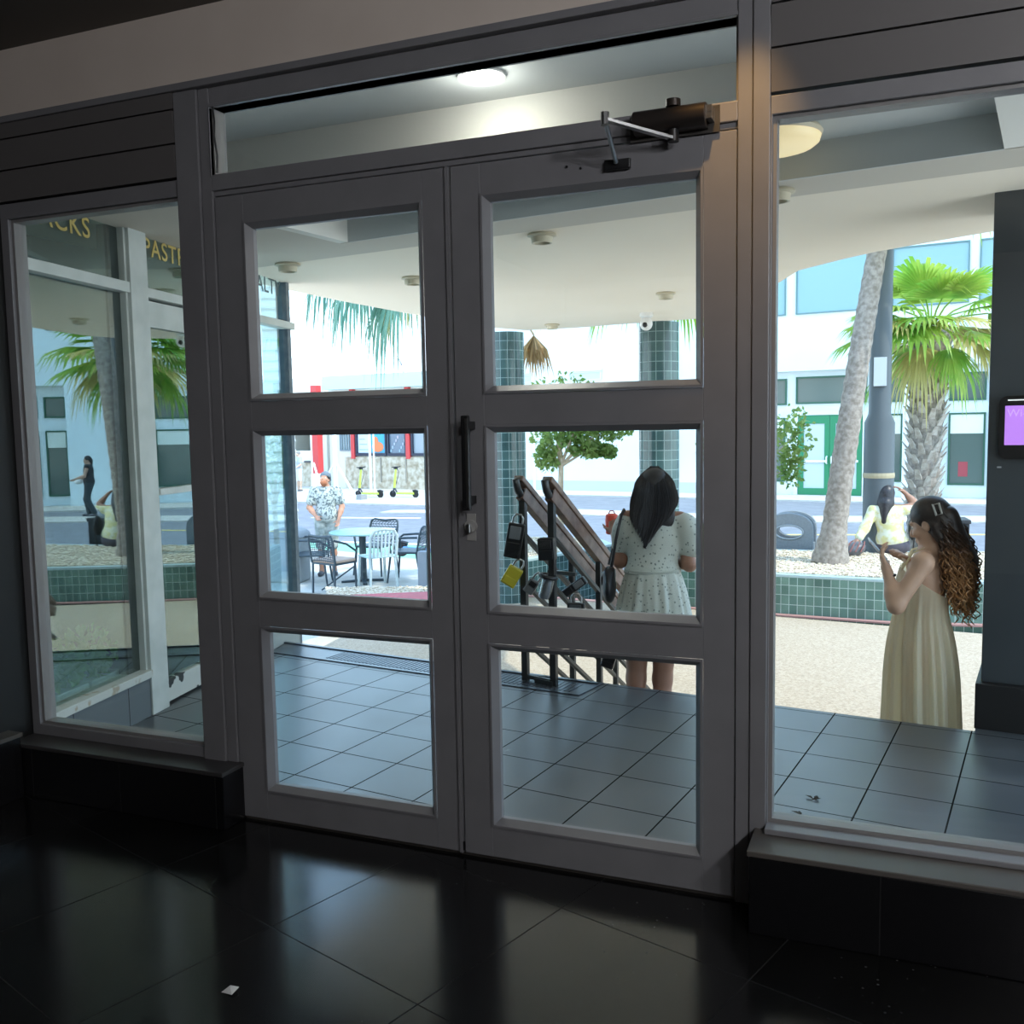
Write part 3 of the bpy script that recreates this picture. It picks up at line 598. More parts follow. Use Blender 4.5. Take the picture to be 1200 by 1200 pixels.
w = MB(); w.box((-5,0,-.1),(-1.0,5,4.3)); w.box((-1,0,2.7),(1.4,5,4.3)); w.box((.95,0,-.1),(1.4,5,2.7)); w.box((-1,2.5,-.1),(.95,5,2.7)); w.build('wall', mat('cream garage wall', (.74,.72,.64), .8), lc)
MB().box((-1,2.4,0),(.95,2.49,2.7)).build('shutter', mat('grey shutter', (.22,.23,.23), .6), lc)
MB().box((-1.4,-.3,0),(1.0,-.05,1.0)).build('stone_wall', STONE, lc)
MB().box((-1.4,-.32,1.0),(.95,-.03,1.45)).build('white_counter', mat('white counter', (.84,.86,.84), .6), lc)
MB().box((.55,-.45,.97),(.98,-.33,1.05)).build('dark_ledge', mat('dark ledge', (.08,.08,.08), .6), lc)
# tall pale building beyond the end of the shop glass
tb = thing('tall_pale_building', 'narrow tall pale clapboard tower just right of the lettered shop glass', 'building', (-7.02,9.12,-.75), .62)
# (stands to the left, only its right edge shows)
m = MB(); m.box((-.42,0,0),(0,.5,7.0)); m.build('wall', mat('pale board wall', (.72,.74,.72), .8), tb)
m = MB()
for k in range(46): m.box((-.42,-.02,.1+k*.15),(.01,.0,.13+k*.15))
m.build('boards', mat('board shadow line', (.66,.68,.67), .8), tb)
MB().box((-.45,-.06,2.62),(.03,.0,2.72)).build('ledge', mat('pale ledge', (.74,.74,.72), .8), tb)
# ================================================================== handrail with lockboxes at the porch steps
RAILM = mat('dark steel post', (.075,.075,.075), .35, .7); WOODR = noisy('worn bronze rail', (.12,.06,.042), (.24,.15,.11), 14, .4, 0, 6)
hr = thing('double_handrail', 'double sloping bronze handrail on dark steel posts going down from the porch edge', 'handrail')
def slope(P, s, k): return Vector(P)+E2*s-Vector((0,0,k*s))
PA = Vector((-.668,2.168,0)); PB = Vector((-.470,2.100,0)); K = .67
for P, n in ((PA,'a'),(PB,'b')):
    MB().bar(P, P+Vector((0,0,1.12)), .038, .034, E2).build('post', RAILM, hr, bevel=.002)
    top = P+Vector((0,0,1.15)); L = 1.6
    MB().bar(slope(top,-.05,K), slope(top,L,K), .062, .036).build('top_rail', WOODR, hr, bevel=.006)
    MB().bar(slope(top-Vector((0,0,.065)),-.02,K), slope(top-Vector((0,0,.065)),L,K), .046, .075).build('rail_web', WOODR, hr, bevel=.003)
    MB().tube([slope(top,-.05,K)+Vector((0,0,-.01)), slope(top,-.08,K)+Vector((0,0,-.03)), slope(top,-.06,K)+Vector((0,0,-.07)), slope(top,.0,K)+Vector((0,0,-.09))],.022,8).build('rail_end', RAILM, hr, smooth=60)
    for zz, w in ((.86,.03),(.58,.026),(.24,.026)):
        MB().bar(slope(P+Vector((0,0,zz)),0,K), slope(P+Vector((0,0,zz)),L,K), w, .022).build('lower_rail', RAILM, hr, bevel=.002)
    for s_ in (.62,1.3):
        q = P+E2*s_; MB().bar((q.x,q.y,-.5), (q.x,q.y,1.15-K*s_-.02), .034, .03, E2).build('post', RAILM, hr, bevel=.002)
for s_, zz in ((.0,.03),(.30,.60),(.62,.30),(.95,.22)):
    MB().bar(slope(PA+Vector((0,0,zz)),s_,0), slope(PB+Vector((0,0,zz)),s_,0), .022, .022).build('cross_bar', RAILM, hr, bevel=.002)
m = MB(); m.bar(PA+Vector((-.02,0,.004)), PB+Vector((.02,0,.004)), .085, .008); m.build('floor_plate', RAILM, hr)
MB().bar(PB+Vector((-.12,.03,.02)), PB+Vector((0,-.01,.02)), .03, .03).build('floor_clip', RAILM, hr)
# steps under the rail
st('stairs', MB().prism([tuple(street(a,b,0)[:2]) for a,b in ((-3.2,7*B8+.03),(-.58,7*B8+.03),(-.58,7*B8+.33),(-3.2,7*B8+.33))], -.5, -.167).prism([tuple(street(a,b,0)[:2]) for a,b in ((-3.2,7*B8+.33),(-.58,7*B8+.33),(-.58,7*B8+.63),(-3.2,7*B8+.63))], -.5, -.333), CONC)
# lockboxes
LBK = mat('black plastic box', (.012,.012,.014), .35); LBG = mat('grey plastic', (.17,.18,.19), .35); LBY = mat('yellow green plastic', (.50,.44,.03), .35)
def lockbox(label, loc, rz, ry, body, shackle=True, size=(.075,.045,.12), keypad=None, group='lockboxes on the handrail'):
    o = thing('lockbox', label, 'lockbox', loc, rz, group); o.rotation_euler = (0, ry, rz)
    w,d,h = size
    MB().box((-w/2,-d/2,-h),(w/2,d/2,0)).build('case', body, o, bevel=.008, seg=3)
    if shackle: MB().tube([(-w*.3,0,0),(-w*.3,0,.03),(-w*.15,0,.05),(w*.15,0,.05),(w*.3,0,.03),(w*.3,0,0)],.006,8).build('shackle', CHROME, o, smooth=60)
    if keypad: MB().box((-w*.34,-d/2-.006,-h*.45),(w*.34,-d/2+.002,-h*.08)).build('keypad', keypad, o, bevel=.003)
    MB().box((-w*.4,-d/2-.004,-h*.95),(w*.4,-d/2+.002,-h*.55)).build('cover', body, o, bevel=.003)
    return o
lockbox('grey and black electronic lockbox at the top of the left handrail post', (-.690,2.135,.925), .25, .18, LBK, True, (.095,.07,.20), LBG)
lockbox('black square lockbox on the right handrail post', (-.490,2.065,.855), .1, -.05, LBK, False, (.095,.07,.125), mat('dark keypad', (.03,.03,.032), .3))
lockbox('yellow green lockbox hanging tilted from the left handrail post', (-.690,2.115,.672), .3, .55, LBY, True, (.088,.05,.115))
lockbox('small grey and black lockbox between the yellow lockbox and the silver cylinder', (-.585,2.13,.60), .2, .6, LBG, True, (.06,.04,.085), LBK)
cy = thing('lockbox', 'silver cylinder lockbox strapped to the right handrail post', 'lockbox', (-.490,2.055,.585), .15, 'lockboxes on the handrail'); cy.rotation_euler = (0,.22,.15)
MB().lathe([(.0,-.07),(.030,-.07),(.036,-.055),(.036,.035),(.040,.04),(.040,.06),(.0,.06)]).build('case', mat('silver metal case', (.42,.43,.45), .25, .9), cy, smooth=35)
MB().tube([(.045*math.cos(a),.045*math.sin(a),.055) for a in [k*PI/8 for k in range(16)]],.012,8,closed=True).build('strap', LBK, cy, smooth=60)
lockbox('black flat lockbox on the second rail just above the door rail', (-.365,2.20,.47), .1, .0, LBK, True, (.10,.05,.085), mat('slate keypad', (.07,.08,.09), .3))
lockbox('long black lockbox lying along the slope of the right handrail', (-.36,2.36,.58), .1, .95, LBK, False, (.05,.05,.17), LBG)
lockbox('black lockbox low on the handrail near the bare legs of the floral dress woman', (-.285,2.62,.085), .1, .3, LBK, True, (.08,.05,.09))
# ================================================================== palms, pole, tree, bin
TRUNK1 = noisy('ringed palm bark', (.20,.165,.135), (.36,.31,.265), 22, .9, .5, 5)
FR = leafmat('palm leaf', (.20,.42,.05), (.42,.55,.10), .5); FRY = leafmat('yellowing palm leaf', (.55,.48,.16), (.62,.55,.22), .45); FRB = leafmat('blue green palm leaf', (.10,.26,.20), (.20,.36,.26), .4)
FRD = leafmat('dry palm leaf', (.36,.22,.09), (.50,.34,.16), .3)
def frond(mb, base, yaw, pitch, stem, rad, n=26, droop=.35, spread=2.3, rnd=random):
    """fan leaf: a petiole, then n pleated blades spread round its end, tips drooping"""
    base = Vector(base); d = Vector((math.cos(yaw)*math.cos(pitch), math.sin(yaw)*math.cos(pitch), math.sin(pitch)))
    side = Vector((-math.sin(yaw), math.cos(yaw), 0)); upv = d.cross(side)*-1
    mid = base+d*stem*.5+Vector((0,0,.02)); hub = base+d*stem-Vector((0,0,stem*.12))
    mb.tube([base,mid,hub],[.016,.012,.009],5)
    dd = (hub-mid).normalized()
    for k in range(n):
        a = -spread/2+spread*k/(n-1); L = rad*(.72+.28*math.cos(a*.9))*(.9+.2*rnd.random())
        q = dd*math.cos(a)+side*math.sin(a); w = L*spread/n*.42
        nn = q.cross(upv).normalized()*w; dr = droop*(.8+.5*rnd.random())
        p1 = hub+q*L*.45-Vector((0,0,dr*L*.10)); p2 = hub+q*L*.8-Vector((0,0,dr*L*.42)); p3 = hub+q*L*.97-Vector((0,0,dr*L*.95))
        mb.add([hub, p1-nn, p1+upv*w*.4, p1+nn, p2-nn*.7, p2+upv*w*.25, p2+nn*.7, p3],[(0,1,2),(0,2,3),(1,4,5,2),(2,5,6,3),(4,7,5),(5,7,6)])
    return mb
def palm(name, label, base, top, r0, r1, fronds, rough=False, mats=(FR,FRY), seed=1, bend=0.0, group=None, crown=.12, tm=TRUNK1):
    rnd = random.Random(seed); o = thing(name, label, 'tree', base, 0, group)
    T = Vector(top)-Vector(base); m = MB(); pts = []; rs = []
    N = 60
    for i in range(N+1):
        t = i/N; side = Vector((T.y,-T.x,0)); 
        pts.append(T*t+Vector((T.x,T.y,0))*bend*(t*t-t)); rs.append((r0+(r1-r0)*t+(r0*.5*max(0,.08-t)/.08))*(1+(.07 if i%2 else 0)))
    m.tube(pts, rs, 14); tr = m.build('trunk', tm, o, smooth=30)
    if rough:
        b = MB()
        for i in range(150):
            t = .30+.7*i/150; a = i*2.4; p = T*t; r = r0+(r1-r0)*t
            c = p+Vector((math.cos(a)*r*.9, math.sin(a)*r*.9,0)); d = Vector((math.cos(a)*.7, math.sin(a)*.7, .8)); q = Vector((-math.sin(a),math.cos(a),0))*.045
            L = .11+.06*rnd.random(); b.add([c-q,c+q,c+d*L+q*.6,c+d*L-q*.6,c+d*.03-q+Vector((0,0,-.05)),c+d*.03+q+Vector((0,0,-.05))],[(0,1,2,3),(4,3,2,5),(0,3,4),(1,5,2)])
        b.build('leaf_bases', noisy('grey leaf base', (.36,.31,.26), (.56,.51,.45), 16, .9), tr)
    for k,(yaw,pitch,stem,rad,mi,droop) in enumerate(fronds):
        frond(MB(), T+Vector((0,0,.02)), yaw, pitch, stem, rad, 26, droop, 2.5+rnd.random()*.6, rnd).build('frond', mats[mi], o)
    return o
rnd = random.Random(11)
def ring(n, p0, p1, st0, st1, r0, r1, mi=(0,0,1), dr=(.3,.8), y0=0):
    return [(y0+2*PI*k/n+rnd.uniform(-.2,.2), rnd.uniform(p0,p1), rnd.uniform(st0,st1), rnd.uniform(r0,r1), rnd.choice(mi), rnd.uniform(*dr)) for k in range(n)]
palm('leaning_palm','slim leaning palm with a smooth ringed trunk growing from the gravel, nearest the window', (.665,8.03,-.09), (1.30,8.45,4.6), .135, .085, ring(12,.1,1.0,.4,.7,.7,.95)+ring(8,-.5,.1,.4,.6,.7,.9), False, seed=2, bend=.25)
palm('shaggy_palm','stout palm with a shaggy trunk and bright fan leaves behind the seated woman', (1.63,10.75,-.76), (1.72,10.95,2.62), .16, .23, ring(9,.5,1.35,.45,.7,.6,.85,(0,),(.15,.4))+ring(11,.0,.5,.5,.75,.6,.85,(0,0,0,1),(.2,.6))+ring(6,-.55,-.2,.35,.6,.45,.65,(0,1),(.6,1.1))+[(3.4+.3*k,.1+.2*(k%3),.65,.7,0,.35) for k in range(5)], True, seed=3)
palm('hanging_palm','palm whose leaf tips hang below the canopy beside the lettered shop glass', (-3.55,7.62,-.09), (-3.45,7.5,3.55), .13, .10, ring(10,.2,1.1,.5,.7,.8,1.0,(0,))+[(3.30+.17*k,(-.02,-.28,.08,-.2)[k%4],(1.25,.85,1.45,.6)[k%4],.50,(0,0,0,1)[k%4],1.9) for k in range(6)]+[(-.2+.45*k,-.1,.5,.5,0,1.2) for k in range(3)], False, (FRB,FRY), seed=4, group=None)
palm('column_palm','palm hidden by the right column, only its hanging green leaf tips showing', (-1.62,9.15,-.76), (-1.53,9.05,3.55), .10, .09, ring(10,.1,1.1,.4,.6,.7,.9,(0,))+ring(8,-.55,-.1,.35,.5,.5,.65,(0,0,1),(.6,1.0)), False, seed=5)
# a single dry leaf hanging from its stalk
dl_ = thing('dry_palm_leaf','dry brown palm leaf hanging from its stalk beside the left green column','leaf',(-2.66,7.55,2.60))
MB().tube([(-.25,-.02,.5),(-.06,0,.12),(.06,.01,-.08)],[.014,.012,.010],6).build('stalk', FRD, dl_)
m = MB(); rr = random.Random(8)
for k in range(26):
    a = -.62+1.25*k/25; L = .52*(.8+.25*rr.random()); hub = Vector((.06,.01,-.08))
    p1 = hub+Vector((math.sin(a)*L*.5,rr.uniform(-.05,.05),-math.cos(a)*L*.40)); p2 = hub+Vector((math.sin(a)*L*.74,rr.uniform(-.1,.1),-L*.95)); w = Vector((.02,.012*(-1)**k,0))
    m.add([hub,p1-w,p1+w,p2],[(0,1,2),(1,3,2)])
m.build('blade', FRD, dl_)
pole = thing('lamp_post','dark grey street lamp post rising behind the leaning palm','lamp post',(1.135,9.12,-.76))
MB().lathe([(.20,0),(.20,.25),(.175,.30),(.17,2.2),(.125,2.3),(.115,5.5)]).build('shaft', mat('grey green post paint', (.07,.082,.088), .45), pole, smooth=35)
MB().box((-.07,-.150,2.62),(.07,-.11,2.95)).build('notice', mat('pale sticker', (.55,.58,.60), .6), pole)
MB().lathe([(.127,2.05),(.13,2.08),(.127,2.11)]).lathe([(.176,1.55),(.18,1.58),(.176,1.61)]).build('band', mat('tan band', (.40,.34,.22), .6), pole)
LEAFG = leafmat('bright green leaf', (.16,.28,.06), (.34,.44,.14), .5)
def tree(name, label, base, h, crown, seed, n, size=.06, lean=(0,0)):
    rnd_ = random.Random(seed); o = thing(name, label, 'tree', base); m = MB(); top = Vector((lean[0],lean[1],h))
    m.tube([(0,0,0),(lean[0]*.3,lean[1]*.3,h*.4),top*.8+Vector((.02,0,0)),top],[.05,.042,.035,.02],8)
    f = MB()
    for c,r in crown:
        m.tube([top*.75, top*.8+(Vector(c)-top*.8)*.5+Vector((0,0,.05)), Vector(c)],[.022,.014,.006],6)
        bush(f, c, r, n, size, 1.2, rnd_)
    m.build('trunk', noisy(name+' bark', (.42,.32,.22), (.58,.47,.35), 18, .9), o, smooth=50); f.build('foliage', LEAFG, o)
    return o
tree('small_tree','small broadleaf tree growing behind the two columns', (-2.78,8.95,-.09), 1.35, [((-.05,0,1.42),(.36,.3,.22)),((.30,.05,1.50),(.34,.28,.20)),((.70,.1,1.52),(.30,.24,.18)),((.36,.05,1.24),(.24,.18,.13)),((.05,0,1.95),(.5,.35,.3)),((.62,.12,1.22),(.14,.1,.09)),((-.16,.0,1.15),(.2,.18,.22)),((.45,0,1.85),(.4,.3,.25))], 21, 330, .075)
tree('small_tree','small broadleaf tree behind the right column, left of the green doors', (-.62,10.2,-.76), 1.5, [((-.3,-.1,1.95),(.30,.2,.38)),((.2,0,2.0),(.34,.25,.4)),((.68,.1,2.05),(.28,.22,.42)),((.64,.1,1.62),(.2,.16,.28)),((-.05,0,1.6),(.3,.25,.28))], 22, 260, .075)
sb = thing('leafy_shrub','low leafy shrub on the gravel between the columns','shrub',(-.62,7.72,-.09))
bush(MB(), (0,0,.22), (.16,.14,.22), 110, .13, .7, random.Random(9)).tube([(0,0,0),(.01,0,.3)],.012,6).build('foliage', LEAFG, sb)
BINM = noisy('grey bin plastic', (.20,.22,.24), (.24,.26,.28), 40, .6)
tb_ = thing('litter_bin','grey rounded litter bin with an oval opening behind the gravel','bin',(.12,9.42,-.76),-.05)
m = MB(); W_,H_ = .285,1.10; n = 20
out = [(-W_,0),(W_,0)]+[(W_*math.cos(PI*k/n) if True else 0, H_-.22+.22*math.sin(PI*k/n)**.75) for k in range(n+1)]
hole = [(.17*math.cos(2*PI*k/28), H_-.235+.085*math.sin(2*PI*k/28)) for k in range(28)]
def ringface(mb, outl, hol, y0, y1):
    # bridge an outline with a hole: outline resampled by angle round the hole centre
    cx, cz = 0, sum(h[1] for h in hol)/len(hol); N = len(hol)
    def hit(a):
        d = (math.cos(a), math.sin(a)); best = None
        for i in range(len(outl)):
            p, q = outl[i], outl[(i+1)%len(outl)]; ex, ez = q[0]-p[0], q[1]-p[1]; den = d[0]*ez-d[1]*ex
            if abs(den) < 1e-9: continue
            t = ((p[0]-cx)*ez-(p[1]-cz)*ex)/den; u = ((p[0]-cx)*d[1]-(p[1]-cz)*d[0])/den
            if t > 0 and -1e-6 <= u <= 1+1e-6 and (best is None or t < best): best = t
        return (cx+d[0]*best, cz+d[1]*best)
    angs = [math.atan2(h[1]-cz, h[0]-cx) for h in hol]
    for p in outl[:2]: pass
    o2 = [hit(a) for a in angs]
    vs = [(p[0],y0,p[1]) for p in hol]+[(p[0],y0,p[1]) for p in o2]+[(p[0],y1,p[1]) for p in hol]+[(p[0],y1,p[1]) for p in o2]
    fs = []
    for k in range(N):
        j = (k+1)%N
        fs += [(k,N+k,N+j,j),(2*N+j,3*N+j,3*N+k,2*N+k),(k,j,2*N+j,2*N+k),(N+j,N+k,3*N+k,3*N+j)]
    mb.add(vs, fs)
hole = [(.17*math.cos(2*PI*k/64), H_-.235+.085*math.sin(2*PI*k/64)) for k in range(64)]
ringface(m, out, hole, -.20, -.12); ringface(m, out, hole, .12, .20); m.box((-W_+.01,-.14,0),(W_-.01,.14,.72))
m.tube([( W_*.985*math.cos(PI*k/n), -.0, H_-.235+.22*math.sin(PI*k/n)**.75) for k in range(n+1)],.018,6)
m.build('shell', BINM, tb_, smooth=35, bevel=.01)
MB().tube([(p[0],-.205,p[1]) for p in hole],.012,6,closed=True).build('opening_rim', mat('pale rim', (.35,.37,.39), .5), tb_, smooth=60)
MB().box((-W_+.02,-.212,.02),(W_-.02,-.2,.5)).build('front_panel', mat('bin panel', (.17,.185,.20), .55), tb_, bevel=.004)
# dark square bin seen mirrored in the shop glass
db = thing('black_bin','black square bin beside the seated woman, seen mirrored in the shop glass','bin',(1.95,10.3,-.76),.1)
MB().box((-.22,-.2,0),(.22,.2,.92)).build('body', mat('black bin plastic', (.015,.016,.02), .5), db, bevel=.01)
MB().box((-.235,-.215,.92),(.235,.215,.97)).build('lid', mat('dark lid', (.03,.03,.034), .5), db, bevel=.008)
# ================================================================== table and chairs on the near pavement
DKM = mat('dark slate plastic', (.035,.055,.07), .45); TEALTOP = mat('pale teal table top', (.30,.50,.48), .4); WHP = mat('pale grey plastic', (.55,.62,.62), .5)
t = thing('cafe_table','round teal topped cafe table with dark pedestal among the chairs','table',(-5.84,9.0,-.75))
MB().lathe([(.0,.715),(.46,.715),(.475,.725),(.475,.738),(.46,.745),(0,.745)],n=40).build('table_top', TEALTOP, t, smooth=35)
MB().lathe([(.06,.03),(.05,.1),(.05,.66),(.16,.715)]).build('pedestal', DKM, t, smooth=40)
m = MB()
for k in range(4): m.bar((0,0,.03),(math.cos(k*PI/2+.6)*.32,math.sin(k*PI/2+.6)*.32,.015),.06,.03)
m.build('foot', DKM, t, bevel=.004)
def mesh_chair(label, loc, rz, group='dark mesh back chairs at the cafe table'):
    o = thing('mesh_chair', label, 'chair', loc, rz, group)
    MB().box((-.23,-.21,.42),(.23,.22,.455)).build('seat', DKM, o, bevel=.02, seg=3)
    for sx in (-1,1):
        MB().tube([(sx*.21,.19,.43),(sx*.25,.24,0)],[.017,.013],8).build('leg', DKM, o, smooth=60)
        MB().tube([(sx*.21,-.19,.43),(sx*.25,-.27,0)],[.017,.013],8).build('leg', DKM, o, smooth=60)
        MB().tube([(sx*.235,-.22,.66),(sx*.265,-.05,.66),(sx*.265,.15,.645),(sx*.24,.2,.60),(sx*.225,.19,.44)],.017,8).build('arm', DKM, o, smooth=60)
    m = MB(); rim = [(-.235,-.21,.45),(-.25,-.26,.70),(-.235,-.29,.79),(-.18,-.30,.815),(0,-.315,.79),(.18,-.30,.815),(.235,-.29,.79),(.25,-.26,.70),(.235,-.21,.45)]
    m.tube(rim,.016,8)
    def bk(u,v): return (u*.24, -.215-.085*v, .45+.345*v)
    for k in range(9):
        v = .06+.88*k/8; m.tube([bk(u,v) for u in (-1,-.5,0,.5,1)],.0055,5)
    for k in range(9):
        u = -.9+.225*k; m.tube([bk(max(-1,min(1,u+.25*math.sin(q*1.57))),q/6) for q in range(7)],.005,5)
    m.build('backrest', DKM, o, smooth=60)
    return o
mesh_chair('dark mesh back chair left of the cafe table, beside the pale grey bin', (-6.45,8.62,-.75), -1.15)
mesh_chair('dark mesh back chair at the far side of the cafe table', (-6.05,9.72,-.75), 3.1)
mesh_chair('dark mesh back chair on the right side of the cafe table', (-5.24,9.26,-.75), 1.75)
ch = thing('cushioned_chair','dark lattice back chair with a tan seat, nearest of the cafe chairs','chair',(-5.77,8.12,-.75),-.25)
MB().box((-.23,-.2,.40),(.23,.22,.425)).build('seat', DKM, ch, bevel=.01)
MB().box((-.225,-.19,.425),(.225,.22,.465)).build('cushion', mat('tan cushion', (.50,.36,.28), .8), ch, bevel=.015, seg=3)
for sx,sy in ((-1,-1),(1,-1),(1,1),(-1,1)): MB().bar((sx*.21,sy*.19,.41),(sx*.215,sy*.20,0),.022,.022).build('leg', DKM, ch)
MB().bar((-.15,-.1,.03),(.21,.2,.36),.02,.02).build('diagonal_brace', DKM, ch)
for sx in (-1,1): MB().tube([(sx*.23,-.2,.74),(sx*.25,.0,.68),(sx*.245,.19,.56),(sx*.22,.2,.43)],.016,8).build('arm', DKM, ch, smooth=60)
m = MB().tube([(-.225,-.19,.42),(-.235,-.23,.72),(-.21,-.24,.80),(0,-.245,.785),(.21,-.24,.80),(.235,-.23,.72),(.225,-.19,.42)],.016,8)
for k in range(11): m.tube([(-.225,-.2-.004*k,.45+.03*k),(0,-.21-.004*k,.47+.03*k),(.225,-.2-.004*k,.45+.03*k)],.005,5)
for k in range(12): m.tube([(-.2+.036*k,-.2,.44),(-.22+.04*k,-.24,.785)],.0045,5)
m.build('backrest', DKM, ch, smooth=60)
ws = thing('slatted_chair','pale grey plastic chair with vertical back slats at the cafe table','chair',(-5.45,8.74,-.75),.95)
MB().box((-.21,-.2,.42),(.21,.21,.445)).build('seat', mat('pale teal seat', (.50,.66,.66), .5), ws, bevel=.012, seg=3)
for sx,sy in ((-1,-1),(1,-1),(1,1),(-1,1)): MB().bar((sx*.19,sy*.18,.42),(sx*.205,sy*.21,0),.036,.03).build('leg', WHP, ws, bevel=.006)
m = MB().tube([(-.20,-.19,.42),(-.205,-.235,.72),(-.15,-.25,.81),(0,-.255,.83),(.15,-.25,.81),(.205,-.235,.72),(.20,-.19,.42)],.022,8)
for k in range(6): m.bar((-.14+.056*k,-.195,.44),(-.145+.058*k,-.25,.81),.026,.012,(0,1,0))
m.build('backrest', WHP, ws, smooth=50)
gb = thing('grey_bin','pale grey round topped bin behind the cafe chairs by the shop end post','bin',(-6.95,8.75,-.75),.2)
MB().box((-.26,-.2,0),(.26,.2,.66)).build('body', mat('pale grey bin', (.32,.34,.35), .6), gb, bevel=.03, seg=3)
m = MB(); n=14; m.add([(.27*math.cos(PI*k/n),-.21,.66+.14*math.sin(PI*k/n)) for k in range(n+1)]+[(.27*math.cos(PI*k/n),.21,.66+.14*math.sin(PI*k/n)) for k in range(n+1)],[(k,k+1,n+2+k,n+1+k) for k in range(n)]+[tuple(range(n,-1,-1)),tuple(range(n+1,2*n+2))])
m.build('lid', mat('grey lid', (.25,.27,.29), .5), gb, smooth=40)
bo = thing('bollard','grey square bollard post beside the blue scooter','bollard',(-4.72,8.75,-.75),.1)
MB().box((-.07,-.07,0),(.07,.07,.52)).build('post', mat('grey bollard', (.24,.26,.29), .7), bo, bevel=.01)
# ================================================================== scooters
def scooter(label, loc, rz, stem, deck, lean=0, group='parked electric scooters'):
    o = thing('electric_scooter', label, 'scooter', loc, rz, group); o.rotation_euler = (lean,0,rz)
    for x in (-.48,.40):
        w_ = MB().tube([(x+.095*math.cos(2*PI*k/20),0,.11+.095*math.sin(2*PI*k/20)) for k in range(20)],.026,8,closed=True); w_.cyl((x,-.02,.11),(x,.02,.11),.07,n=16); w_.build('wheel', BLACKM, o, smooth=50)
    MB().box((-.30,-.085,.10),(.36,.085,.17)).build('deck', deck, o, bevel=.015)
    MB().tube([(.30,0,.22),(.40,0,.24),(.50,0,.20)],.035,6).build('rear_mudguard', BLACKM, o, smooth=60)
    MB().tube([(-.48,0,.13),(-.42,0,.32)],.03,8).tube([(-.30,0,.14),(-.42,0,.33)],.028,8).build('fork', mat('dark grey fork', (.05,.055,.07), .5), o, smooth=60)
    MB().tube([(-.42,0,.32),(-.33,0,.98)],[.045,.032],10).build('stem', stem, o, smooth=60)
    MB().tube([(-.33,-.26,1.02),(-.33,0,.99),(-.33,.26,1.02)],.018,8).box((-.39,-.05,.94),(-.29,.05,1.03)).build('handlebar', BLACKM, o)
    MB().tube([(-.35,.04,.98),(-.24,.05,.85),(-.38,.03,.4)],.008,6).build('brake_cable', BLACKM, o)
    return o
LIME = mat('lime scooter paint', (.50,.68,.10), .4); BLUE = mat('blue scooter paint', (.10,.28,.62), .4)
scooter('lime green electric scooter across the street, the left one', (-15.03,24.88,-.85), -.05, LIME, LIME)
scooter('lime green electric scooter across the street, the right one, partly behind the blue handlebar', (-13.83,25.12,-.85), -.05, LIME, LIME)
scooter('blue electric scooter leaning beside the grey bollard near the cafe table', (-6.15,11.5,-.75), PI+.1, BLUE, BLUE, 0).rotation_euler = (.1,-.06,PI+.15)
# white braced frame across the street
wf = thing('braced_frame','white steel frame with diagonal braces across the street','frame',(-15.9,24.15,-.85),-.15)
WS = mat('white frame steel', (.82,.84,.82), .5)
MB().box((-.05,-.05,0),(.05,.05,2.9)).build('upright', WS, wf)
for x in (-.85,.85):
    MB().bar((0,0,1.25),(x,.0,.05),.06,.06).build('brace', WS, wf)
    MB().bar((x*.9,-.2,1.2) if x<0 else (-.2,.3,.9),(0,-.6,.05) if x<0 else (.3,-.5,.05),.05,.05).build('brace', WS, wf)
MB().box((-1.0,-.08,0),(1.0,.08,.1)).build('base_beam', WS, wf)
MB().box((.95,-.12,0),(1.15,.2,.16)).build('ballast', mat('grey ballast', (.3,.3,.3), .8), wf)
sp = thing('sign_pole','thin white pole in front of the poster windows across the street','pole',(-15.3,25.4,-.85))
MB().cyl((0,0,0),(0,0,3.4),.045,n=10).cyl((.14,.02,0),(.14,.02,3.4),.03,n=8).build('pole', WS, sp, smooth=40)
# roof clutter far left: a dish on the low roof
ds = thing('satellite_dish','small satellite dish on the pale green roof across the street','dish',street(-19.6,26.4,3.78))
MB().lathe([(0,0),(.2,.03),(.32,.09),(.33,.10),(.2,.05),(0,.02)]).build('dish', mat('pale dish', (.6,.6,.62), .5), ds, smooth=60).rotation_euler = (1.0,.5,0)
MB().tube([(0,0,0),(-.1,-.2,.35)],.015,6).tube([(0,0,0),(0,.1,-.25)],.025,6).build('bracket', mat('dish bracket', (.2,.2,.22), .5), ds)
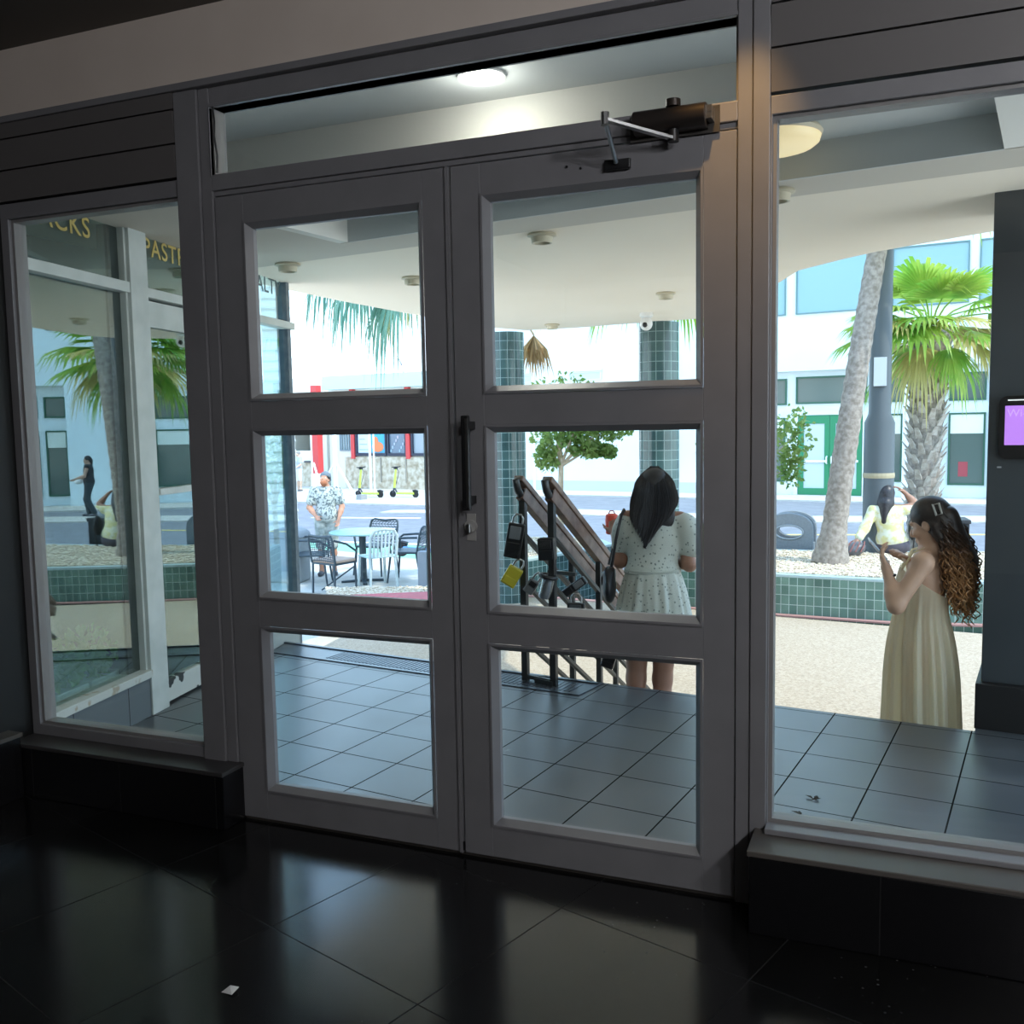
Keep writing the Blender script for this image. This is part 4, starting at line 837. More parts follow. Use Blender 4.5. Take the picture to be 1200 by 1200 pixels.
# ================================================================== people: bodies as one smooth surface grown from blended limbs
class Sdf:
    def __init__(s, k=.025): s.p = []; s.k = k
    def cap(s, a, b, ra, rb=None, k=None, neg=False): s.p.append(('c', np.array(a,float), np.array(b,float), ra, ra if rb is None else rb, k or s.k, neg)); return s
    def ell(s, c, r, M=None, k=None, neg=False): s.p.append(('e', np.array(c,float), np.array(r,float), np.eye(3) if M is None else np.array(M,float), None, k or s.k, neg)); return s
    def half(s, p, n, k=.004): s.p.append(('h', np.array(p,float), np.array(n,float)/np.linalg.norm(n), None, None, k, True)); return s   # removes the side the normal points to
    def mesh(s, h, infl=0.0):
        lo = np.full(3, 1e9); hi = -lo
        for q in s.p:
            if q[0] == 'c' and not q[6]:
                r = max(q[3],q[4])+infl
                lo = np.minimum(lo, np.minimum(q[1],q[2])-r); hi = np.maximum(hi, np.maximum(q[1],q[2])+r)
            elif q[0] == 'e' and not q[6]:
                r = q[2].max()+infl; lo = np.minimum(lo, q[1]-r); hi = np.maximum(hi, q[1]+r)
        lo -= 3*h; hi += 3*h; n = np.ceil((hi-lo)/h).astype(int)+1
        ax = [lo[i]+h*np.arange(n[i]) for i in range(3)]
        V = np.full(n, .3, np.float32)
        for q in s.p:
            if q[0] == 'h':
                g = (ax[0][:,None,None]-q[1][0])*q[2][0]+(ax[1][None,:,None]-q[1][1])*q[2][1]+(ax[2][None,None,:]-q[1][2])*q[2][2]
                V = np.maximum(V, g.astype(np.float32)); continue
            if q[0] == 'c': r = max(q[3],q[4]); a0 = np.minimum(q[1],q[2])-r; a1 = np.maximum(q[1],q[2])+r
            else: a0 = q[1]-q[2].max(); a1 = q[1]+q[2].max()
            pad = abs(infl)+2.2*q[5]+2*h
            i0 = np.clip(np.floor((a0-pad-lo)/h).astype(int),0,n-1); i1 = np.clip(np.ceil((a1+pad-lo)/h).astype(int)+1,1,n)
            X = np.stack(np.meshgrid(*[ax[i][i0[i]:i1[i]] for i in range(3)], indexing='ij'),-1).astype(np.float32)
            if q[0] == 'c':
                ab = (q[2]-q[1]).astype(np.float32); t = np.clip(((X-q[1].astype(np.float32))@ab)/max(float(ab@ab),1e-9),0,1)
                d = np.linalg.norm(X-(q[1].astype(np.float32)+t[...,None]*ab),axis=-1)-(q[3]+(q[4]-q[3])*t)
            else:
                Y = (X-q[1].astype(np.float32))@q[3].astype(np.float32)          # columns of M are the axes
                k0 = np.linalg.norm(Y/q[2],axis=-1); k1 = np.linalg.norm(Y/(q[2]**2),axis=-1)+1e-9; d = k0*(k0-1)/k1
            sl = tuple(slice(i0[i],i1[i]) for i in range(3)); v = V[sl]; k = q[5]
            if not q[6]:
                d = d-infl; hh = np.clip(.5+.5*(v-d)/k,0,1); V[sl] = v*(1-hh)+d*hh-k*hh*(1-hh)
            else:
                d = -d; hh = np.clip(.5-.5*(v-d)/k,0,1); V[sl] = v*(1-hh)+d*hh+k*hh*(1-hh)
        return nets(V, lo, h)
def nets(V, lo, h):
    sh = np.array(V.shape)-1; C = {}
    for c in range(8):
        o = (c&1, c>>1&1, c>>2&1); C[c] = V[o[0]:o[0]+sh[0], o[1]:o[1]+sh[1], o[2]:o[2]+sh[2]]
    neg = sum((C[c] < 0).astype(np.int8) for c in range(8)); act = (neg > 0) & (neg < 8); ii = np.argwhere(act)
    idx = np.full(sh, -1, np.int64); idx[act] = np.arange(len(ii))
    vals = np.stack([C[c][act] for c in range(8)],1); acc = np.zeros((len(ii),3)); cnt = np.zeros(len(ii))
    for a in range(8):
        for bit in (1,2,4):
            if a & bit: continue
            b = a|bit; va, vb = vals[:,a], vals[:,b]; m = (va<0) != (vb<0); t = np.where(m, va/np.where(m,va-vb,1), 0)
            pa = np.array([a&1,a>>1&1,a>>2&1],float); pb = np.array([b&1,b>>1&1,b>>2&1],float)
            acc[m] += pa+(pb-pa)*t[m,None]; cnt[m] += 1
    vs = lo+h*(ii+acc/cnt[:,None]); fs = []
    S = V < 0
    for ax_ in range(3):
        u, w = [(1,2),(2,0),(0,1)][ax_]
        a = [slice(None)]*3; b = [slice(None)]*3; a[ax_] = slice(0,-1); b[ax_] = slice(1,None)
        d = S[tuple(a)] != S[tuple(b)]; E = np.argwhere(d); st_ = S[tuple(a)][d]
        ok = (E[:,u]>0)&(E[:,w]>0)&(E[:,u]<sh[u])&(E[:,w]<sh[w]); E = E[ok]; st_ = st_[ok]
        def at_(du,dw):
            q = E.copy(); q[:,u] += du; q[:,w] += dw; return idx[q[:,0],q[:,1],q[:,2]]
        Q = np.stack([at_(-1,-1),at_(0,-1),at_(0,0),at_(-1,0)],1); Q[~st_] = Q[~st_][:,::-1]; fs.append(Q)
    return vs, np.concatenate(fs)
def sdf_obj(name, sdf, m, parent, h=.008, infl=0.0, warp=None):
    v, f = sdf.mesh(h, infl)
    if warp is not None: v = warp(v)
    me = bpy.data.meshes.new(name); me.from_pydata(v.tolist(), [], f.tolist()); me.materials.append(m); me.update()
    me.polygons.foreach_set('use_smooth',[True]*len(me.polygons)); o = bpy.data.objects.new(name, me); COL.objects.link(o); o.parent = parent
    sm = o.modifiers.new('smooth','SMOOTH'); sm.factor = .5; sm.iterations = 2
    return o
def axes(yaw=0, pitch=0, roll=0):
    """columns: right, forward, up; yaw>0 turns to the left, pitch>0 looks up"""
    M = Matrix.Rotation(yaw,3,'Z') @ Matrix.Rotation(pitch,3,'X') @ Matrix.Rotation(roll,3,'Y')
    return np.array(M)
def head(S, c, M, sc=1.0, face=True):
    c = np.array(c,float)
    def P(x,y,z): return c+M@(np.array([x,y,z])*sc)
    S.ell(P(0,-.012,.025),np.array([.073,.092,.085])*sc,M,.02); S.ell(P(0,.022,-.04),np.array([.058,.066,.075])*sc,M,.03); S.ell(P(0,.055,-.092),np.array([.028,.026,.024])*sc,M,.02)
    if face:
        S.cap(P(0,.086,.0),P(0,.102,-.032),.010*sc,.015*sc,.012); S.ell(P(0,.098,-.038),np.array([.017,.012,.010])*sc,M,.008)
        S.ell(P(0,.076,.018),np.array([.050,.016,.012])*sc,M,.012)
        for s_ in (-1,1):
            S.ell(P(s_*.030,.086,-.004),np.array([.017,.014,.011])*sc,M,.008,True); S.ell(P(s_*.044,.062,-.035),np.array([.022,.02,.02])*sc,M,.02)
            S.ell(P(s_*.072,-.008,-.012),np.array([.010,.020,.032])*sc,M,.006); S.ell(P(s_*.080,-.004,-.010),np.array([.006,.010,.018])*sc,M,.004,True)
        S.ell(P(0,.088,-.064),np.array([.022,.010,.006])*sc,M,.005); S.ell(P(0,.086,-.075),np.array([.019,.010,.007])*sc,M,.005)
    return P
def eyes(parent, P, M, sc=1.0):
    for s_ in (-1,1):
        c = P(s_*.030,.0735,-.004); MB().ball(tuple(c),.0105*sc,12,8).build('eye', EYEW, parent, smooth=60)
        e = P(s_*.030,.0808,-.0045); MB().ball(tuple(e),.0050*sc,10,6).build('iris', BLACKM, parent, smooth=60)
EYEW = mat('eye white', (.75,.72,.68), .3)
def arm(S, sh, el, wr, r=(.046,.038,.034,.024)):
    S.cap(sh, el, r[0], r[1]); m = np.array(el)*.65+np.array(wr)*.35
    S.cap(el, m, r[1], r[2]*1.08); S.cap(m, wr, r[2]*1.05, r[3])
def leg(S, hp, kn, an, toe, r=(.088,.056,.052,.034)):
    S.cap(hp, kn, r[0], r[1]); hp_, kn_, an_, toe_ = map(np.array,(hp,kn,an,toe)); d = toe_-an_; d = d/np.linalg.norm(d)
    c = kn_*.68+an_*.32-np.array([d[0],d[1],0])*.018
    S.cap(kn, c, r[1]*.95, r[2]*1.08); S.cap(c, an, r[2], r[3]); S.cap(an, an_-np.array([d[0],d[1],0])*.03-np.array([0,0,.035]), r[3], .028); S.cap(an_-np.array([0,0,.03]), toe, .034, .022)
def hand(S, wr, d, n, thumb=1, curl=.5, sc=1.0, spread=.0, tcurl=.4):
    """palm, four unequal bent fingers and a thumb off the side near the base; n = the way the palm faces"""
    wr = np.array(wr,float); d = np.array(d,float); d /= np.linalg.norm(d); n = np.array(n,float); n -= d*(n@d); n /= np.linalg.norm(n); s_ = np.cross(d,n)*thumb
    k = .006
    M = np.stack([s_,d,n],1)
    S.cap(wr, wr+d*.03*sc, .023*sc, .024*sc, .012); S.ell(wr+d*.055*sc, np.array([.037,.048,.0145])*sc, M, .012)
    for i,(off,L) in enumerate(((.028,.92),(.0095,1.0),(-.009,.95),(-.026,.76))):
        p = wr+d*(.092-.006*abs(i-1.2))*sc+s_*off*sc; a = .0
        dd = d+s_*(off/.028)*spread
        dd /= np.linalg.norm(dd); S.cap(p-dd*.03*sc, p, .0095*sc, .0092*sc, k)
        for seg,rr in ((.040,.0088),(.025,.0080),(.020,.0068)):
            a += curl*(1 if seg < .04 else .8); q = p+(dd*math.cos(a)+n*math.sin(a))*seg*L*sc
            S.cap(p, q, rr*sc*1.05, rr*sc, k); p = q
    b = wr+d*.022*sc+s_*.024*sc; t1 = d*.62+s_*.72+n*.25; t1 /= np.linalg.norm(t1); q = b+t1*.036*sc; S.cap(b, q, .0135*sc, .0105*sc, .008)
    t2 = t1*math.cos(tcurl)+(n*.6+d*.5)*math.sin(tcurl); t2 /= np.linalg.norm(t2); r_ = q+t2*.029*sc; S.cap(q, r_, .0102*sc, .009*sc, k)
    S.cap(r_, r_+(t2*.8+d*.4)*.022*sc, .009*sc, .0072*sc, k)
def torso(S, pel, wai, che, shL, shR, neckb, headc, w=1.0, bust=True, fwd=(0,1,0)):
    pel,wai,che,shL,shR,neckb,headc,fwd = [np.array(q,float) for q in (pel,wai,che,shL,shR,neckb,headc,fwd)]
    x = (shR-shL); x /= np.linalg.norm(x); up = che-pel; up /= np.linalg.norm(up); y = np.cross(up,x); y /= np.linalg.norm(y); up2 = np.cross(x,y); M = np.stack([x,y,up2],1)
    S.ell(pel, np.array([.168,.122,.125])*w, M, .05); S.ell(wai, np.array([.125,.098,.13])*w, M, .05); S.ell(che, np.array([.148,.108,.165])*w, M, .05)
    S.cap(shL, shR, .052*w, .052*w, .04); S.cap(neckb*.4+che*.6, neckb, .07*w, .055*w, .04); S.cap(neckb, headc*.75+neckb*.25, .052*w, .048*w, .03)
    if bust:
        for q in (-1,1): S.ell(che+x*.065*q*w+y*.085*w-up2*.02, np.array([.062,.055,.06])*w, M, .03)
    return M
def skin(name, c): return noisy(name, c, tuple(q*1.08 for q in c), 25, .48, 0, 3, spec=.4)
def loft(mb, rings, n=96):
    vs = []; fs = []
    for r in rings: vs += [r(2*PI*k/n) for k in range(n)]
    for i in range(len(rings)-1): fs += [(i*n+k, i*n+(k+1)%n, (i+1)*n+(k+1)%n, (i+1)*n+k) for k in range(n)]
    return mb.add(vs, fs)
def strand(mb, pts, r, n=4): mb.tube(pts, [r]*(len(pts)-1)+[r*.3], n, cap=False)
def cloth_mat(name, c1, c2, trans=.25, scale=10):
    m = noisy(name, c1, c2, scale, .85); t = NT(m); tl = t.node('ShaderNodeBsdfTranslucent'); tl.inputs[0].default_value = (*c2,1)
    mx = t.node('ShaderNodeMixShader'); mx.inputs[0].default_value = trans; o = [q for q in t.n if q.type == 'OUTPUT_MATERIAL'][0]
    t.link(t.b.outputs[0], mx.inputs[1]); t.link(tl.outputs[0], mx.inputs[2]); t.link(mx.outputs[0], o.inputs[0]); return m
def spotted(name, c, dot, scale, thr, trans=.2):
    m = cloth_mat(name, c, c, trans); t = NT(m); tc = t.node('ShaderNodeTexCoord'); v = t.node('ShaderNodeTexVoronoi'); v.inputs['Scale'].default_value = scale
    t.link(tc.outputs['Object'], v.inputs['Vector']); t.link(t.ramp(v.outputs['Distance'], [(thr, dot),(thr+.06, c)]), t.b.inputs['Base Color']); return m

# ---------------------------------------------------------------- woman in the long cream dress, with the phone
HB = thing('person','woman in a long cream halter dress with long curly hair looking at a phone','person',(1.435,2.275,-.5),PI/2)
S = Sdf(.03); Hm = axes(-.42,-.36)
Mt = torso(S, (0,.0,.82),(0,-.005,1.0),(0,-.02,1.16),(-.155,.0,1.285),(.145,-.03,1.285),(0,-.045,1.325),(0,-.03,1.44), .92, False)
P = head(S, (0,-.03,1.462), Hm, 1.0)
arm(S, (-.165,.0,1.275),(-.225,.118,1.075),(-.155,.158,1.222)); arm(S, (.155,-.03,1.275),(.215,.03,1.07),(.055,.045,1.235))
hand(S, (-.155,.158,1.222), (.42,.30,.75), (.25,-.70,.50), 1, .42, 1.02)
hand(S, (.055,.045,1.235), (-.58,.42,.58), (-.2,.55,-.55), -1, .28, 1.0)
leg(S, (-.085,0,.80),(-.09,.03,.44),(-.09,.0,.075),(-.09,.13,.022)); leg(S, (.085,0,.80),(.09,-.01,.44),(.09,-.05,.075),(.10,.08,.022))
SK1 = skin('tan skin', (.52,.32,.22))
bo = sdf_obj('body', S, SK1, HB, .0065); eyes(HB, P, Hm)
# dress
CREAM = cloth_mat('cream gauze', (.82,.77,.62), (.88,.82,.64), .62, 6)
def dring(z, rx, ry, cy, amp, top=0.0):
    def f(a):
        w_ = 1+amp*(math.sin(a*17+z*1.4)*.75+math.sin(a*29+1.3+z*2.2)*.5+math.sin(a*9+.7)*.55)
        zz = z+top*math.sin(a); w_ *= 1+.20*max(0,math.sin(a))**1.5*math.exp(-((zz-1.11)/.075)**2)
        return (rx*math.cos(a)*w_, cy+ry*math.sin(a)*w_, zz)
    return f
rings = [dring(1.165,.146,.112,-.012,.003,.075),dring(1.12,.152,.120,-.010,.006,.05),dring(1.05,.146,.118,-.006,.02,.02),dring(.98,.150,.128,-.004,.035),dring(.90,.178,.148,-.005,.05),dring(.80,.190,.160,-.008,.065),dring(.68,.198,.168,-.012,.08),dring(.55,.205,.174,-.014,.07),dring(.42,.212,.178,-.016,.08),dring(.28,.220,.184,-.018,.09),dring(.14,.226,.188,-.018,.10),dring(.07,.228,.190,-.018,.10)]
dm_ = MB(); loft(dm_, rings, 200); dm_.build('dress', CREAM, HB, smooth=80, sub=1)
MB().tube([(-.06,.095,1.225),(-.062,.045,1.315),(-.045,-.045,1.352),(0,-.085,1.362),(.045,-.045,1.352),(.062,.045,1.315),(.06,.095,1.225)],.006,6).build('halter_strap', CREAM, HB, smooth=60)
MB().tube([(-.155+.026*math.cos(a),.150+.026*math.sin(a),1.205-.010*math.sin(a)) for a in [k*PI/8 for k in range(16)]],.006,6,closed=True).build('wrist_watch', BLACKM, HB, smooth=60)
# hair
HAIRD = noisy('dark brown hair', (.012,.008,.007), (.03,.018,.013), 40, .45)
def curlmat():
    m = mat('rim lit curly brown hair', (.05,.02,.01), .42); t = NT(m); tc = t.node('ShaderNodeTexCoord'); sp_ = t.node('ShaderNodeSeparateXYZ'); t.link(tc.outputs['Object'], sp_.inputs[0])
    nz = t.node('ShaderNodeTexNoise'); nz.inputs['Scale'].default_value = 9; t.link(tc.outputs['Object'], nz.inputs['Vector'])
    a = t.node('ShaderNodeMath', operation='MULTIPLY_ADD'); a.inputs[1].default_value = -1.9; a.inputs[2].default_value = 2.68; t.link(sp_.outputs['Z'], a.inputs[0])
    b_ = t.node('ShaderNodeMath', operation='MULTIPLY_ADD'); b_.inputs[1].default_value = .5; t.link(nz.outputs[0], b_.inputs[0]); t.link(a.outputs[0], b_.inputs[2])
    c = t.ramp(b_.outputs[0], [(.10,(.016,.009,.006)),(.38,(.13,.055,.022)),(.7,(.46,.23,.09))]); t.link(c, t.b.inputs['Base Color'])  # orange ends: partly hair colour, partly rim light put into the gradient
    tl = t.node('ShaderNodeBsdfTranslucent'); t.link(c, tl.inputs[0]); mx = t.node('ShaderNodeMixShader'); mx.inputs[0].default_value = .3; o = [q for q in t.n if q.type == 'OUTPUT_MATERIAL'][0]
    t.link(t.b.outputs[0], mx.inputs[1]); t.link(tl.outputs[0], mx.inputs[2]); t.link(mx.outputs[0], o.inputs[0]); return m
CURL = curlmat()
S = Sdf(.02); hc = np.array((0,-.03,1.462))
S.ell(P(0,-.020,.032),(.086,.101,.098),Hm); S.ell(P(0,-.075,-.02),(.075,.06,.085),Hm); S.cap(P(-.055,-.035,-.03),P(-.05,-.05,-.09),.034,.03); S.cap(P(.055,-.035,-.03),P(.05,-.05,-.09),.034,.03)
S.ell(P(0,.105,-.055),(.066,.062,.125),Hm,.012,True); S.ell(P(-.083,-.004,-.030),(.022,.026,.040),Hm,.008,True); S.ell(P(-.06,.07,-.045),(.03,.055,.07),Hm,.01,True); S.ell(P(.06,.07,-.045),(.03,.055,.07),Hm,.01,True)
hr_ = sdf_obj('hair', S, HAIRD, HB, .006)
rr = random.Random(31); cm = MB()
for i in range(430):
    a = rr.uniform(-1.0,1.0); u = rr.random(); st_ = P(.075*a, -.07-.035*math.sqrt(max(0,1-a*a))*rr.uniform(.4,1), rr.uniform(-.07,.055))
    x1 = st_[0]+a*.07*rr.random()+rr.gauss(0,.028); L = rr.uniform(.30,.50)*(1-.18*abs(a)); back = rr.uniform(.015,.108)
    R_ = rr.uniform(.009,.017); f_ = rr.uniform(13,20); ph = rr.random()*6.28; N = 44; pts = []
    for k in range(N+1):
        t_ = k/N; b_ = st_[1]-back*math.sin(min(1,t_*1.25)*PI*.62)-.012
        pts.append((st_[0]+(x1-st_[0])*t_+R_*t_**.35*math.cos(f_*t_*L*6+ph), b_+R_*t_**.35*math.sin(f_*t_*L*6+ph), st_[2]-L*t_))
    strand(cm, pts, rr.uniform(.0024,.0040))
S2 = Sdf(.03); S2.cap(P(0,-.085,.0),(0,-.165,1.27),.062,.085).cap((0,-.165,1.27),(0,-.165,1.10),.085,.045)
core = sdf_obj('hair_core', S2, HAIRD, HB, .012); core.parent = hr_; core.matrix_parent_inverse.identity()
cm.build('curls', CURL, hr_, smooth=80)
ck = MB(); M3 = Matrix([list(q) for q in Hm])
def hp(x,y,z): return tuple(P(x,y,z))
ck.tube([hp(-.075,-.075,.075),hp(-.088,-.080,.02),hp(-.082,-.105,.018),hp(-.068,-.102,.072)],.006,6,closed=True); ck.build('claw_clip', mat('pale grey clip', (.42,.40,.36), .3), hr_, smooth=50)
# phone: held, so a thing of its own
def w_from(root, p): return root.matrix_basis @ Vector(p)
bpy.context.view_layer.update()
ph = thing('phone','pale mobile phone held by the woman in the cream dress','phone',(0,0,0))
pm = Matrix.Translation(Vector((-.088,.205,1.325))) @ Matrix(((1,0,0),(0,.62,-.78),(0,.78,.62))).to_4x4() @ Matrix.Rotation(.25,4,'Z')
ph.matrix_world = HB.matrix_basis @ pm
MB().box((-.036,-.074,-.0045),(.036,.074,.0035)).build('case', mat('pale phone case', (.62,.60,.60), .35), ph, bevel=.004, seg=3)
MB().box((-.032,-.068,.0036),(.032,.068,.0044)).build('phone_screen', emit('phone glass', (.08,.09,.10), .3), ph)
MB().box((-.028,.04,-.0072),(-.004,.066,-.0046)).build('camera_bump', BLACKM, ph, bevel=.003)

# ---------------------------------------------------------------- woman in the floral dress at the handrail
HA = thing('person','woman seen from behind in a pale floral puff sleeve dress, long black hair','person',(.034,2.434,-.5),.2)
S = Sdf(.03); Ha = axes(-.25,-.15)
torso(S, (-.015,.06,.94),(-.015,.065,1.14),(-.010,.085,1.30),(-.160,.075,1.425),(.140,.105,1.415),(-.008,.09,1.455),(-.004,.10,1.57), 1.02)
P = head(S, (-.002,.10,1.60), Ha, 1.02)
arm(S, (-.165,.075,1.41),(-.205,.10,1.175),(-.245,.235,1.315)); arm(S, (.148,.105,1.40),(.195,.06,1.165),(.12,.265,1.165))
hand(S, (-.245,.235,1.315), (-.05,.35,.8), (.1,.8,-.35), 1, .7, .95); hand(S, (.12,.265,1.165), (-.55,.75,.15), (0,.1,1), 1, .45, .95)
leg(S, (-.10,.06,.92),(-.112,.045,.49),(-.112,-.0,.08),(-.118,.14,.025)); leg(S, (.065,.06,.92),(.040,.06,.49),(.040,.01,.08),(.05,.15,.025))
SK2 = skin('brown skin', (.33,.17,.115))
sdf_obj('body', S, SK2, HA, .007); eyes(HA, P, Ha, 1.02)
FLORAL = spotted('pale floral cotton', (.62,.66,.60), (.17,.21,.20), 44, .21, .2)
S = Sdf(.035)
torso(S, (-.015,.06,1.06),(-.015,.065,1.14),(-.010,.085,1.30),(-.150,.075,1.415),(.130,.105,1.405),(-.008,.09,1.43),(-.008,.09,1.44), 1.03)
S.half((0,0,1.115),(0,0,-1)); S.half((0,.06,1.445),(0,-.35,1)); S.ell((-.008,.10,1.50),(.075,.09,.085),None,.01,True)
S.ell((-.175,.075,1.375),(.056,.070,.085),axes(0,0,.25),.02); S.ell((.182,.095,1.355),(.070,.078,.096),axes(0,0,-.3),.02); S.cap((-.185,.085,1.34),(-.197,.095,1.27),.050,.046); S.cap((.185,.09,1.33),(.197,.075,1.26),.060,.054)
sdf_obj('bodice', S, FLORAL, HA, .007, .010)
def sring(z, rx, ry, amp):
    def f(a):
        w_ = 1+amp*(math.sin(a*15+.4)*.6+math.sin(a*23+1.9+z*2)*.4+math.sin(a*9+z)*.45)
        return (-.015+rx*math.cos(a)*w_, .065+ry*math.sin(a)*w_, z)
    return f
m = MB(); loft(m, [sring(1.16,.146,.122,.0),sring(1.13,.154,.130,.01),sring(1.08,.172,.148,.035),sring(.98,.198,.172,.05),sring(.86,.218,.190,.06),sring(.76,.232,.202,.07),sring(.69,.240,.210,.08),sring(.665,.242,.212,.08)], 132)
m.build('skirt', FLORAL, HA, smooth=80, sub=1)
m = MB().tube([sring(1.135,.158,.134,0)(2*PI*k/32) for k in range(32)],.008,6,closed=True); m.build('waist_seam', cloth_mat('pale cotton seam', (.56,.60,.54), (.60,.64,.58)), HA, smooth=60)
BLK = noisy('black hair', (.006,.006,.008), (.014,.014,.018), 50, .5)
S = Sdf(.03); S.ell((-.002,.085,1.612),(.112,.118,.120),None); S.ell((-.002,.060,1.53),(.132,.088,.14),None); S.ell((-.006,.030,1.44),(.126,.046,.11),None); S.cap((-.02,.010,1.42),(-.055,-.030,1.275),.055,.018); S.ell((.03,.225,1.58),(.085,.075,.11),None,.015,True)
hA = sdf_obj('hair', S, BLK, HA, .0075, -.007)
rr = random.Random(5); m = MB()
for i in range(420):
    a = rr.uniform(-1,1); pts = []; tipx = -.05+a*.07*rr.random()+a*.03; top = (-.002+a*.02, .08-.03*rr.random(), 1.728); L_ = 1.28+.14*abs(a)+rr.uniform(-.01,.05)
    for k in range(15):
        t_ = k/14; z = top[2]+(L_-top[2])*t_; e_ = min(1, t_*2.4); sh_ = math.sin(e_*PI/2)
        wv = .114+.046*min(1,max(0,(1.62-z)/.16)); wv *= (1-.55*max(0,(1.42-z)/.14)); 
        x = top[0]+(a*wv-top[0])*sh_; x += (tipx-x)*max(0,(t_-.55)/.45)**1.5
        yb = .085-(.130*sh_)*math.sqrt(max(0,1-min(1,(a*.93)**2)))-.02*max(0,(1.55-z)/.2); yb -= .012*max(0,(1.42-z)/.1)
        pts.append((x, yb-.004, z))
    strand(m, pts, rr.uniform(.003,.006))
m.build('hair_strands', BLK, hA, smooth=80)
bg_ = thing('shoulder_bag','black leather shoulder bag hanging on the left side of the woman in the floral dress','bag',(0,0,0)); bg_.matrix_world = HA.matrix_basis @ Matrix.Translation((-.262,.01,1.10))
m = MB(); m.tube([(.085,.03,.385),(.075,-.055,.36),(.045,-.075,.22),(.015,-.03,.06)],.009,6).tube([(.085,.03,.385),(.075,.10,.34),(.03,.11,.2),(-.005,.05,.06)],.009,6); m.build('strap', mat('black leather strap', (.012,.012,.014), .45), bg_, smooth=60)
S = Sdf(.03); S.ell((0,0,-.06),(.040,.115,.10)).cap((0,-.03,.02),(0,.05,.02),.032,.032); sdf_obj('pouch', S, mat('black leather', (.010,.010,.013), .42), bg_, .009)
MB().box((-.046,-.03,-.05),(-.040,.06,.0)).build('clasp_flap', mat('black leather flap', (.02,.02,.022), .4), bg_, bevel=.003)
rp_ = thing('pouch','small red pouch held up beside the left shoulder of the woman in the floral dress','pouch',(0,0,0)); rp_.matrix_world = HA.matrix_basis @ Matrix.Translation((-.268,.305,1.375))
MB().lathe([(.026,-.065),(.036,-.06),(.040,.02),(.036,.055),(.024,.06),(.0,.06)],n=16).build('body', mat('red fabric', (.80,.10,.06), .6), rp_, smooth=50)
MB().tube([(-.02,0,.058),(-.01,0,.078),(.01,0,.078),(.02,0,.058)],.004,6).build('loop', mat('dark red loop', (.4,.04,.03), .6), rp_, smooth=50)

# ---------------------------------------------------------------- woman in yellow sitting on the planter edge
HC = thing('person','woman in a pale yellow top seated with her back turned, one hand raised','person',(1.25,9.02,-.09),0)
S = Sdf(.03); Hc = axes(-.1,-.1)
torso(S, (.05,-.03,.115),(.03,-.045,.25),(.01,-.03,.40),(-.160,-.06,.515),(.180,.02,.525),(-.005,-.01,.555),(-.02,.02,.66), .98)
P = head(S, (-.025,.02,.688), Hc, .98)
arm(S, (-.165,-.06,.50),(-.255,-.16,.30),(-.320,-.265,.185)); arm(S, (.185,.02,.515),(.285,.09,.585),(.165,.075,.715))
hand(S, (-.320,-.265,.185), (-.5,-.65,-.5), (0,.2,-1), -1, .4, .95); hand(S, (.165,.075,.715), (-.75,-.1,.6), (-.6,-.1,-.6), 1, .5, .95)
leg(S, (-.04,.0,.10),(-.08,.40,.06),(-.07,.44,-.57),(-.08,.57,-.64)); leg(S, (.14,.0,.10),(.17,.40,.06),(.18,.47,-.57),(.19,.60,-.64))
sdf_obj('body', S, skin('brown skin c', (.34,.18,.12)), HC, .009); eyes(HC, P, Hc, .98)
S = Sdf(.035); torso(S, (.045,-.03,.17),(.03,-.045,.26),(.01,-.03,.40),(-.155,-.06,.510),(.175,.02,.520),(-.005,-.01,.54),(-.005,-.01,.55), 1.03)
S.cap((-.165,-.06,.50),(-.255,-.16,.30),.054,.046).cap((-.255,-.16,.30),(-.308,-.245,.205),.045,.04).cap((.185,.02,.515),(.285,.09,.585),.056,.05).cap((.285,.09,.585),(.245,.085,.63),.048,.046)
S.half((0,0,.105),(0,-.05,-1)); S.half((0,0,.565),(0,0,1))
sdf_obj('blouse', S, noisy('pale yellow print', (.64,.58,.28), (.70,.69,.55), 16, .8, 0, 4, .42, .58), HC, .010, .010)
S = Sdf(.03); S.ell((.05,-.02,.10),(.175,.13,.11)).cap((-.04,.0,.10),(-.08,.40,.06),.092,.062).cap((.14,.0,.10),(.17,.40,.06),.092,.062).cap((-.08,.40,.06),(-.07,.43,-.50),.062,.05).cap((.17,.40,.06),(.18,.46,-.50),.062,.05); S.half((0,0,.20),(0,0,1))
sdf_obj('trousers', S, mat('grey purple trousers', (.085,.075,.095), .8), HC, .010, .008)
S = Sdf(.03); S.ell((-.025,.005,.705),(.094,.108,.108),Hc).ell((-.03,-.05,.60),(.095,.065,.13)).cap((-.035,-.075,.58),(-.04,-.115,.385),.075,.045); S.ell((-.015,.13,.66),(.07,.06,.10),Hc,.015,True)
sdf_obj('hair', S, noisy('black hair c', (.012,.011,.013), (.035,.03,.035), 50, .4), HC, .010)
hbg = thing('handbag','slouchy dark grey handbag resting on the planter edge by the hand of the seated woman','bag',(.86,8.62,-.085),.3)
S = Sdf(.03); S.ell((0,0,.07),(.17,.10,.085),axes(0,0,-.25)).cap((-.06,0,.05),(.08,.02,.11),.06,.05); S.half((0,0,.0),(0,0,-1)); sdf_obj('body', S, noisy('dark grey leather', (.06,.06,.07), (.12,.12,.13), 14, .4), hbg, .010)
m = MB()
for q in range(4): m.tube([(-.10+.06*q,-.10,.06),(-.06+.06*q,-.085,.13),(.0+.05*q,.0,.165)],.008,6)
m.build('lacing', mat('red brown lacing', (.22,.08,.07), .6), hbg, smooth=60)
bb = thing('backpack','small black bag at the right side of the seated woman','bag',(1.52,8.98,.09),.1)
